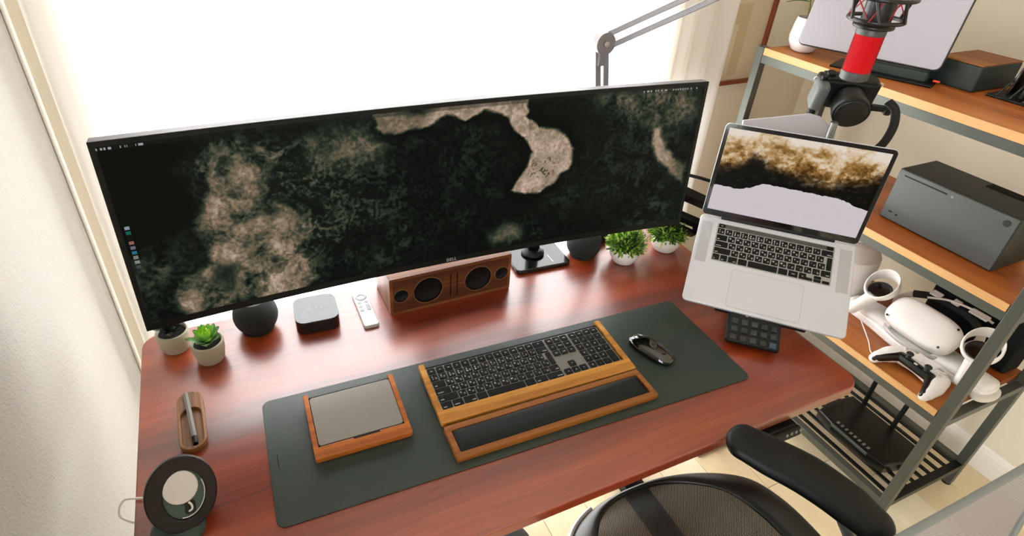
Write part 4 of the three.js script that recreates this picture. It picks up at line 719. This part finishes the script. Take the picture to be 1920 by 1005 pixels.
{
  const g = thing('black_case', 'black box shaped case behind the white headset on the lower shelf', 'case', [2.603, Y3, 0.475]);
  mesh('body', mv(rbox(0.078, 0.23, 0.26, 0.012), 0, 0.115, 0), MAT.blackMatte, g);
  mesh('lid_seam', mv(rbox(0.0792, 0.002, 0.2612, 0.0008, 1), 0, 0.17, 0), MAT.black, g);
}
{
  const g = thing('white_canister', 'large white rounded canister with grey shoulder on the lower shelf, behind the laptop', 'canister', [2.475, Y3, 0.125]);
  mesh('body', lathe([[0, 0], [0.083, 0], [0.088, 0.005], [0.09, 0.13], [0.088, 0.15], [0.084, 0.152]], 56), MAT.white, g);
  mesh('shoulder', lathe([[0.0865, 0.151], [0.08, 0.165], [0.066, 0.195], [0.055, 0.205], [0, 0.207]], 56), S(0xd6d0c6, 0.55), g);
  mesh('cap', lathe([[0, 0.206], [0.046, 0.206], [0.052, 0.212], [0.05, 0.228], [0.04, 0.24], [0, 0.246]], 48), MAT.whiteMatte, g);
}
single('wall_plug', merge([mv(rbox(0.02, 0.03, 0.045, 0.006), RX.x1 - 0.011, -0.03, 0.13), bar([RX.x1 - 0.02, -0.028, 0.11], [RX.x1 - 0.03, -0.03, 0.03], 0.008, 0.008, 0.002)]), MAT.black, 'black plug on the right wall seen between the lower shelves', 'plug');
// ---- top shelf
const Y1 = SH.y[0];
{
  const g = thing('potted_sprig', 'glossy white pot with a thin green sprig on the top shelf', 'potted plant', [2.342, Y1, -0.19]);
  mesh('pot', lathe([[0, 0], [0.026, 0], [0.034, 0.006], [0.046, 0.028], [0.048, 0.045], [0.043, 0.085], [0.039, 0.097], [0.037, 0.097], [0.0405, 0.083], [0.04, 0.08], [0, 0.08]], 48), P(0xf3f1ee, 0.18, { clearcoat: 0.6 }), g);
  mesh('soil', mv(cyl(0.0395, 0.0395, 0.004, 28), 0, 0.081, 0), MAT.soil, g);
  const green = P(0x3f6b2c, 0.5, { transmission: 0.3, thickness: 0, side: THREE.DoubleSide });
  mesh('stem', merge([tube([[0, 0.08, -0.012], [0.0, 0.12, -0.022], [0.0, 0.17, -0.036], [0.0, 0.26, -0.055]], 0.0032, 24, 8), tube([[0.006, 0.08, 0.002], [0.01, 0.13, -0.004], [0.012, 0.18, -0.008]], 0.0022, 20, 8)]), S(0x7d7a45, 0.7), g);
  const lg = leafGeo(0.062, 0.02, 0.3, -0.25);
  [[0, 0.135, 0.2, 3.6, 0.1], [0, 0.145, 0.1, 0.7, 0.35], [0, 0.155, 0, 5.2, 0.5], [0, 0.175, 0, 2.4, 0.4], [0.01, 0.165, 0.02, 1.2, 0.2], [0, 0.2, 0, 4.2, 0.3], [0, 0.22, 0, 0.2, 0.4], [0, 0.24, 0, 2.9, 0.5]].forEach(([x, y, z, a, t]) => { const l = mesh('leaf', lg, green, g); l.position.set(x, y, -0.012 - (y - 0.08) * 0.27); l.rotation.set(-t, a, 0, 'YXZ'); });
}
{
  const g = thing('closed_laptop', 'closed silver laptop standing upright in a dark holder on the top shelf', 'laptop', [2.338, Y1 + 0.037, 0.008]);
  g.rotation.set(0, Math.atan2(0.31, 0.125) - Math.PI / 2 - Math.PI / 2 * 0, 0, 'YXZ');
  g.rotation.y = -(Math.PI / 2 - Math.atan2(0.125, 0.31)); 
  const W = 0.356, H = 0.246, q = new THREE.Group(); q.name = 'shell'; g.add(q); q.rotation.x = -0.3;
  mesh('lid', slab(W, H, 0.006, 0.016, 0.0018).rotateX(Math.PI / 2).translate(0, H / 2, 0.001), S(0xaeabb2, 0.42, { metalness: 0.4 }), q);
  mesh('base', slab(W + 0.005, H + 0.005, 0.009, 0.018, 0.0018).rotateX(Math.PI / 2).translate(0, H / 2, -0.0085), S(0x1c201e, 0.5), q);
}
{
  const g = thing('laptop_holder', 'dark low holder under the upright silver laptop on the top shelf', 'holder', [2.37, Y1, 0.035]);
  g.rotation.y = -(Math.PI / 2 - Math.atan2(0.125, 0.31));
  mesh('body', mv(rbox(0.19, 0.03, 0.05, 0.008), 0.03, 0.015, 0), S(0x25332c, 0.6), g);
  mesh('base', mv(rbox(0.25, 0.006, 0.11, 0.003), 0.02, 0.003, 0), MAT.black, g);
  mesh('status_light', mv(rbox(0.016, 0.005, 0.006, 0.002), 0.146, 0.012, 0.02), P(0xb03020, 0.3, { emissive: 0xff5030, emissiveIntensity: 0.25 }), g);
  mesh('clip', mv(rbox(0.03, 0.008, 0.012, 0.002), -0.03, 0.004, 0.06), MAT.black, g);
}
{
  const g = thing('storage_box', 'black box with a brown top next to the upright laptop on the top shelf', 'box', [2.53, Y1, 0.19]);
  mesh('body', mv(rbox(0.172, 0.064, 0.116, 0.005), 0, 0.032, 0), S(0x202b26, 0.65), g);
  mesh('top_panel', boxUV(mv(rbox(0.17, 0.004, 0.114, 0.0015), 0, 0.0655, 0), 'z'), S(0xb8a284, 0.6, { map: oakGold }), g);
}
{
  const g = thing('device_rack', 'black wire rack with slim dark gadgets at the right end of the top shelf', 'rack', [2.53, Y1, 0.335]);
  const loop = z => tube([[-0.06, 0.004, z], [-0.058, 0.006, z], [0.0, 0.07, z + 0.012], [0.01, 0.072, z + 0.014], [0.06, 0.07, z + 0.016], [0.066, 0.06, z + 0.016], [0.066, 0.004, z]], 0.0024, 40, 8);
  for (const z of [-0.045, -0.015, 0.015, 0.045]) mesh('wire_loop', loop(z), P(0x3b423f, 0.25, { metalness: 0.6 }), g);
  mesh('tray', mv(rbox(0.14, 0.006, 0.13, 0.003), 0.002, 0.003, 0), MAT.black, g);
  for (const [z, m] of [[-0.03, MAT.blackGloss], [0.0, MAT.darkGrey], [0.03, MAT.blackGloss]]) mesh('divider', mv(rbox(0.1, 0.07, 0.008, 0.003), 0.01, 0.042, z, 0.1), m, g);
}
const BOOM = [1.972, 0.8936, 0.2339];

// ---------------------------------------------------------------- microphone, its boom arm, the webcam on a stand
const MIC = { x: 1.977, z: 0.237, y: 0.5475 };
{
  const g = thing('microphone', 'black microphone with a glowing red grille hanging in a round shock mount', 'microphone', [MIC.x, MIC.y, MIC.z]);
  const R = 0.0282, red = P(0xd00010, 0.35, { emissive: 0xff0612, emissiveIntensity: 0.4 * GLOW, bumpMap: fineBump, bumpScale: 0.001 });
  mesh('end_cap', lathe([[0, 0], [R * 0.82, 0], [R, 0.004], [R * 1.02, 0.02], [R, 0.021], [0, 0.021]], 44), S(0x4d4f4c, 0.45, { metalness: 0.3 }), g);
  mesh('light_grille', mv(cyl(R * 0.985, R * 0.985, 0.077, 44), 0, 0.0595, 0), red, g);
  // fine wire grille over the light
  const wires = []; for (let k = 0; k < 40; k++) for (const s of [-1, 1]) { const pts = []; for (let i = 0; i <= 10; i++) { const a = k / 40 * 6.2832 + s * i / 10 * 1.6; pts.push([Math.cos(a) * R, 0.021 + i / 10 * 0.077, Math.sin(a) * R]); } wires.push(tube(pts, 0.0003, 10, 4)); }
  mesh('wire_mesh', merge(wires), S(0x8a1018, 0.35, { metalness: 0.5 }), g);
  mesh('band', lathe([[R, 0.097], [R * 1.03, 0.098], [R * 1.03, 0.108], [R, 0.11], [0, 0.11]], 44), S(0x4d4f4c, 0.45, { metalness: 0.3 }), g);
  mesh('body', lathe([[R * 1.0, 0.109], [R * 1.02, 0.115], [R * 1.02, 0.21], [R * 0.9, 0.216], [0, 0.216]], 44), S(0x0f1210, 0.4), g);
  const ringAt = (y, r) => mv(new THREE.TorusGeometry(r, 0.0042, 10, 56), 0, y, 0, Math.PI / 2);
  const struts = []; for (let k = 0; k < 6; k++) { const a = k / 6 * 6.2832 + 0.3; struts.push(rod([Math.cos(a) * 0.055, 0.128, Math.sin(a) * 0.055], [Math.cos(a + 0.35) * 0.055, 0.172, Math.sin(a + 0.35) * 0.055], 0.0035, 10)); }
  const m = mesh('shock_mount', merge([ringAt(0.128, 0.052), ringAt(0.172, 0.06), ringAt(0.115, 0.036), ...struts]), S(0x0d100e, 0.35), g);
  for (let k = 0; k < 8; k++) { const a = k / 8 * 6.2832, b = a + 0.4; mesh('elastic_band', rod([Math.cos(a) * R, 0.15 + (k % 2 ? 0.02 : -0.02), Math.sin(a) * R], [Math.cos(b) * 0.056, 0.15 - (k % 2 ? 0.022 : -0.022), Math.sin(b) * 0.056], 0.0013, 6), S(0xa80f18, 0.6), m); }
  mesh('yoke', merge([rod([0.056, 0.172, 0.02], [0.05, 0.235, 0.0], 0.004, 10), rod([-0.056, 0.172, 0.0], [-0.04, 0.235, 0.0], 0.004, 10), rod([-0.04, 0.235, 0], [0.05, 0.235, 0], 0.006, 12)]), MAT.black, g);
  mesh('cable', tube([[0.0, 0.216, 0.0], [0.0, 0.245, 0.01], [-0.02, 0.29, 0.0]], 0.0035, 24, 8), MAT.rubber, g);
}
{
  const J = [1.5625, 0.566, -0.13];
  const g = thing('boom_arm', 'grey two bar scissor arm rising behind the monitor to hold the microphone', 'boom arm', [1.628, 0, -0.1]);
  const L = ([x, y, z]) => [x - 1.628, y, z + 0.1], m = S(0x7d7b7a, 0.4, { metalness: 0.45 });
  mesh('clamp', merge([mv(rbox(0.05, 0.03, 0.035, 0.004), 0, 0.015, -0.005), mv(cyl(0.014, 0.014, 0.06, 20), 0, 0.05, -0.005)]), MAT.blackMetal, g);
  const d = 0.0115;
  mesh('lower_bar', merge([bar([-d + 0.002, 0.07, -0.004], L([J[0] - d, J[1] - 0.01, J[2]]), 0.008, 0.014, 0.002), bar([d + 0.002, 0.07, -0.004], L([J[0] + d, J[1] - 0.01, J[2]]), 0.008, 0.014, 0.002)]), m, g);
  mesh('knee_joint', merge([mv(cyl(0.0265, 0.0265, 0.024, 40), ...L([J[0], J[1], J[2] + 0.004]), Math.PI / 2), mv(rbox(0.02, 0.05, 0.02, 0.004), ...L([J[0], J[1] - 0.03, J[2]]))]), m, g);
  mesh('knee_screw', mv(lathe([[0, 0.004], [0.006, 0.004], [0.0075, 0.002], [0.0075, 0], [0.0, 0]], 24), ...L([J[0], J[1], J[2] + 0.017]), Math.PI / 2), S(0xa9a7a5, 0.3, { metalness: 0.6 }), g);
  const E = BOOM;
  const up = [0.0, 0.012, 0.0];
  mesh('upper_bar', merge([bar(L([J[0], J[1] + 0.014, J[2]]), L([E[0], E[1] + 0.014, E[2]]), 0.008, 0.013, 0.002), bar(L([J[0] + 0.012, J[1] - 0.014, J[2]]), L([E[0] + 0.012, E[1] - 0.014, E[2]]), 0.008, 0.013, 0.002)]), m, g);
  mesh('end_joint', merge([mv(cyl(0.022, 0.022, 0.024, 28), ...L(E), Math.PI / 2), rod(L(E), L([MIC.x + 0.005, MIC.y + 0.235, MIC.z]), 0.006)]), m, g);
}
{ // camera on a floor stand behind the laptop
  const c = V(2.0372 + 0.594 * 0.072, 0.459 + 0.288 * 0.072, 0.2181 - 0.752 * 0.072), aim = V(-0.594, -0.288, 0.752).normalize();
  const g = thing('webcam_camera', 'black mirrorless camera with capped lens pointing at the seat, behind the laptop', 'camera', c.toArray());
  g.rotation.set(-Math.asin(aim.y), Math.atan2(aim.x, aim.z), 0, 'YXZ'); g.scale.setScalar(1.15);
  mesh('body', mv(rbox(0.118, 0.066, 0.036, 0.006), 0, 0, -0.012), P(0x0a0e0c, 0.5, { specularIntensity: 0.6 }), g);
  mesh('lit_grip', mv(rbox(0.026, 0.064, 0.05, 0.01), -0.05, -0.001, 0.004), S(0x565a57, 0.55), g);  // greyed for the window light falling on this side of the body
  mesh('top_plate', merge([mv(rbox(0.1, 0.006, 0.03, 0.003), 0.0, 0.034, -0.012), mv(rbox(0.03, 0.01, 0.03, 0.003), 0.008, 0.037, -0.012), mv(cyl(0.009, 0.009, 0.009, 20), -0.038, 0.038, -0.012), mv(cyl(0.0065, 0.0065, 0.008, 20), -0.052, 0.037, 0.002)]), MAT.black, g);
  for (const s of [-1, 1]) mesh('strap_lug', mv(new THREE.TorusGeometry(0.004, 0.0012, 6, 16), s * 0.062, 0.024, -0.012), MAT.silver, g);
  mesh('lens', mv(lathe([[0, 0], [0.031, 0], [0.032, 0.012], [0.0335, 0.014], [0.0335, 0.04], [0.035, 0.043], [0.035, 0.056], [0.033, 0.058], [0.03, 0.058], [0, 0.055]], 52), 0.006, -0.002, 0.004, Math.PI / 2), P(0x0b0f0d, 0.38, { specularIntensity: 0.6 }), g);
  mesh('lens_cap', mv(lathe([[0, 0.0595], [0.02, 0.0595], [0.021, 0.0605], [0.029, 0.0605], [0.0305, 0.058], [0.03, 0.056], [0, 0.056]], 48), 0.006, -0.002, 0.004, Math.PI / 2), S(0x070907, 0.35), g);
  mesh('side_bracket', merge([mv(rbox(0.03, 0.012, 0.012, 0.003), 0.072, -0.02, 0.004), mv(rbox(0.014, 0.022, 0.016, 0.004), 0.092, -0.02, 0.006)]), MAT.black, g);
  const s = thing('camera_stand', 'thin metal floor stand under the black camera behind the laptop', 'stand', [2.0, FLOOR, 0.219]);
  const at = (x, y, z) => [x - 2.0, y - FLOOR, z - 0.219], top = 0.44 - FLOOR;
  mesh('pole', mv(cyl(0.009, 0.009, top - 0.6, 20), 0, 0.6 + (top - 0.6) / 2, 0), P(0x9a9c98, 0.25, { metalness: 0.8 }), s);
  mesh('lower_pole', mv(cyl(0.012, 0.012, 0.74, 20), 0, 0.38, 0), MAT.blackMetal, s);
  mesh('base_plate', mv(rbox(0.15, 0.012, 0.16, 0.005), 0, 0.006, -0.055), MAT.blackMetal, s);
  mesh('gooseneck', tube([at(2.125, 0.485, 0.245), at(2.134, 0.471, 0.261), at(2.127, 0.445, 0.277), at(2.111, 0.4216, 0.2865), at(2.0922, 0.4022, 0.2915), at(2.07, 0.388, 0.292), at(2.03, 0.35, 0.26), at(2.004, 0.3, 0.222)], 0.0095, 60, 12), MAT.rubber, s);
}
{ // pale panel behind the laptop
  const g = thing('grey_panel', 'light grey slim panel on a short black stem behind the open laptop', 'panel', [1.985, 0.345, 0.16]);
  g.rotation.set(-0.25, -0.62, 0, 'YXZ');
  const o = new THREE.Shape(); o.moveTo(-0.14, -0.1); o.lineTo(0.075, -0.1); o.lineTo(0.075, 0.055); o.lineTo(0.03, 0.088); o.lineTo(0.008, 0.092); o.lineTo(-0.14, 0.06); o.lineTo(-0.14, -0.1);
  mesh('plate', new THREE.ExtrudeGeometry(o, { depth: 0.008, bevelEnabled: true, bevelSize: 0.0015, bevelThickness: 0.0015, bevelSegments: 2 }), S(0xb5b0b3, 0.5), g);
  mesh('stem', rod([0.012, 0.07, -0.012], [0.02, 0.125, -0.02], 0.0095), MAT.black, g);
}
// ---------------------------------------------------------------- office chair
{
  const cx = 1.375, g = thing('office_chair', 'black mesh office chair with padded armrest and grey rimmed backrest pushed to the desk', 'chair', [cx, FLOOR, 0.74]);
  const L = (x, y, z) => [x - cx, y - FLOOR, z - 0.74];
  const weave = (() => { const t = canvasTex(64, 64, (c, w) => { c.clearRect(0, 0, w, w); c.fillStyle = '#fff'; c.fillRect(0, 0, w, w); c.globalCompositeOperation = 'destination-out'; for (const [x, y] of [[16, 16], [48, 48]]) { c.beginPath(); c.ellipse(x, y, 10, 6, 0, 0, 7); c.fill(); } }); t.wrapS = t.wrapT = THREE.RepeatWrapping; return t; })();
  const wmap = (a, b) => { const t = weave.clone(); t.repeat.set(a, b); t.needsUpdate = true; return t; };
  const seatMesh = new THREE.MeshStandardMaterial({ color: 0x3d403e, roughness: 0.33, metalness: 0.6, map: wmap(120, 110), alphaTest: 0.5, side: THREE.DoubleSide });
  const backMesh = new THREE.MeshStandardMaterial({ color: 0x858084, roughness: 0.5, map: wmap(120, 110), alphaTest: 0.5, side: THREE.DoubleSide });
  // seat: mesh inside a frame that is wide at the sides and narrow in front (-z)
  const se = (a, e) => Math.sign(a) * Math.pow(Math.abs(a), e), ang = u => u * Math.PI * 2;
  const OUT = { x: 1.366, z: 0.74, w: 0.264, d: 0.247, e: 0.84 }, INN = { x: 1.362, z: 0.745, w: 0.192, d: 0.236, e: 0.9 };
  const sy = (x, z) => -0.2 + 0.02 * ((x - 1.366) / 0.26) ** 2 - 0.04 * smooth(0.62, 0.48, z);
  const ringPt = (o, a, k) => [o.x + se(Math.cos(a), o.e) * o.w * k, o.z + se(Math.sin(a), o.e) * o.d * k];
  const sm = mesh('seat_mesh', grid(72, 14, (u, v) => { const [x, z] = ringPt(INN, ang(u), 0.01 + 1.02 * v); return L(x, sy(x, z) - 0.014 * (1 - v * v), z); }), seatMesh, g), sp = sm.geometry.attributes.position, su = sm.geometry.attributes.uv;
  for (let i = 0; i < sp.count; i++) su.setXY(i, sp.getX(i) / 0.5, sp.getZ(i) / 0.5);
  mesh('seat_frame', grid(96, 16, (u, v) => { const a = ang(u), b = v * Math.PI * 2, t = 0.5 + 0.5 * Math.cos(b), p = ringPt(INN, a, 1), q = ringPt(OUT, a, 1), x = lerp(p[0], q[0], t), z = lerp(p[1], q[1], t); return L(x, sy(x, z) + 0.011 * Math.sin(b) - 0.012 * t * t, z); }), S(0x11130c, 0.38, { side: THREE.DoubleSide }), g);
  mesh('rim_highlight', tube([...Array(25)].map((_, i) => { const a = lerp(Math.PI * 1.05, Math.PI * 1.38, i / 24), [x, z] = ringPt(OUT, a, 1.005); return L(x, sy(x, z) - 0.004, z); }), 0.0055, 60, 8), S(0xd8d6d2, 0.3, { metalness: 0.4 }), g);  // pale strip put in for the highlight along the left seat rim
  // backrest
  const backPt = (u, v) => { const x = (u - 0.5) * 2, w = 0.335, y = lerp(-0.14, 0.305, v) - 0.02 * Math.pow(Math.abs(x), 5) * v; const z = 0.995 - 0.055 * v - 0.004 * x * x - 0.03 * Math.sin(v * 3.1) * 0.6; return L(1.385 + x * w, y, z); };
  mesh('back_mesh', grid(40, 40, (u, v) => backPt(0.03 + 0.94 * u, 0.03 + 0.94 * v)), backMesh, g);
  const rim = []; for (let i = 0; i <= 20; i++) rim.push(backPt(i / 20, 1)); for (let i = 1; i <= 12; i++) rim.push(backPt(1, 1 - i / 12)); for (let i = 1; i <= 20; i++) rim.push(backPt(1 - i / 20, 0)); for (let i = 1; i < 12; i++) rim.push(backPt(0, i / 12));
  mesh('back_frame', tube(rim, 0.0048, 200, 12, true), S(0x777b77, 0.42, { metalness: 0.25 }), g);
  mesh('back_support', merge([sweep([{ p: L(1.375, -0.33, 0.85), rx: 0.035, ry: 0.018 }, { p: L(1.375, -0.25, 0.98), rx: 0.035, ry: 0.018 }, { p: L(1.375, -0.08, 0.995), rx: 0.04, ry: 0.014 }, { p: L(1.375, 0.05, 0.975), rx: 0.06, ry: 0.01 }], { up: V(1, 0, 0) })]), MAT.black, g);
  // armrest
  const arm = (s) => {
    const m = (x, y, z) => s > 0 ? L(x, y, z) : L(2 * cx - x, y, z);
    mesh('armrest', sweep(Object.assign([{ p: m(1.479, 0.014, 0.625), rx: 0.041, ry: 0.019 }, { p: m(1.506, 0.012, 0.672), rx: 0.045, ry: 0.021 }, { p: m(1.536, 0.01, 0.725), rx: 0.0455, ry: 0.022 }, { p: m(1.556, 0.008, 0.79), rx: 0.043, ry: 0.022 }, { p: m(1.563, 0.006, 0.835), rx: 0.037, ry: 0.02 }], { endLen: 1.7 }), { e: 2.5, cap: 8 }), P(0x040704, 0.42, { specularIntensity: 0.55 }), g);
    mesh('armrest_post', sweep([{ p: m(1.558, -0.016, 0.81), rx: 0.024, ry: 0.022 }, { p: m(1.61, -0.1, 0.82), rx: 0.026, ry: 0.02 }, { p: m(1.65, -0.22, 0.82), rx: 0.028, ry: 0.02 }, { p: m(1.56, -0.33, 0.78), rx: 0.03, ry: 0.02 }], { up: V(0, 0, 1) }), S(0x777a77, 0.4, { metalness: 0.4 }), g);
  };
  arm(1);
  mesh('mechanism', mv(rbox(0.32, 0.05, 0.22, 0.015), ...L(1.375, -0.335, 0.76)), MAT.black, g);
  mesh('gas_column', mv(cyl(0.026, 0.03, 0.25, 24), ...L(1.375, -0.47, 0.76)), MAT.blackMetal, g);
  for (let k = 0; k < 5; k++) { const a = k * 1.2566 + 0.5, x = Math.cos(a), z = Math.sin(a), l = mesh('base_leg', bar([0, 0.115, 0.02], [x * 0.29, 0.075, z * 0.29 + 0.02], 0.045, 0.03, 0.008), MAT.black, g); mesh('caster', mv(cyl(0.03, 0.03, 0.045, 24), x * 0.285, 0.03, z * 0.285 + 0.02, 0, 0, Math.PI / 2), MAT.rubber, l); }
}
single('cloth_bag', mv(rbox(0.34, 0.3, 0.2, 0.08, 6), 1.02, FLOOR + 0.15, 0.42), S(0x3a3f3c, 0.7, { bumpMap: fineBump, bumpScale: 0.002 }), 'dark grey cloth bag on the floor under the desk front edge', 'bag');

// ---------------------------------------------------------------- stand everything on the floor, then hand over
for (const o of scene.children) { o.position.y += LIFT; o.updateMatrixWorld(true); }
renderer.render(scene, camera);
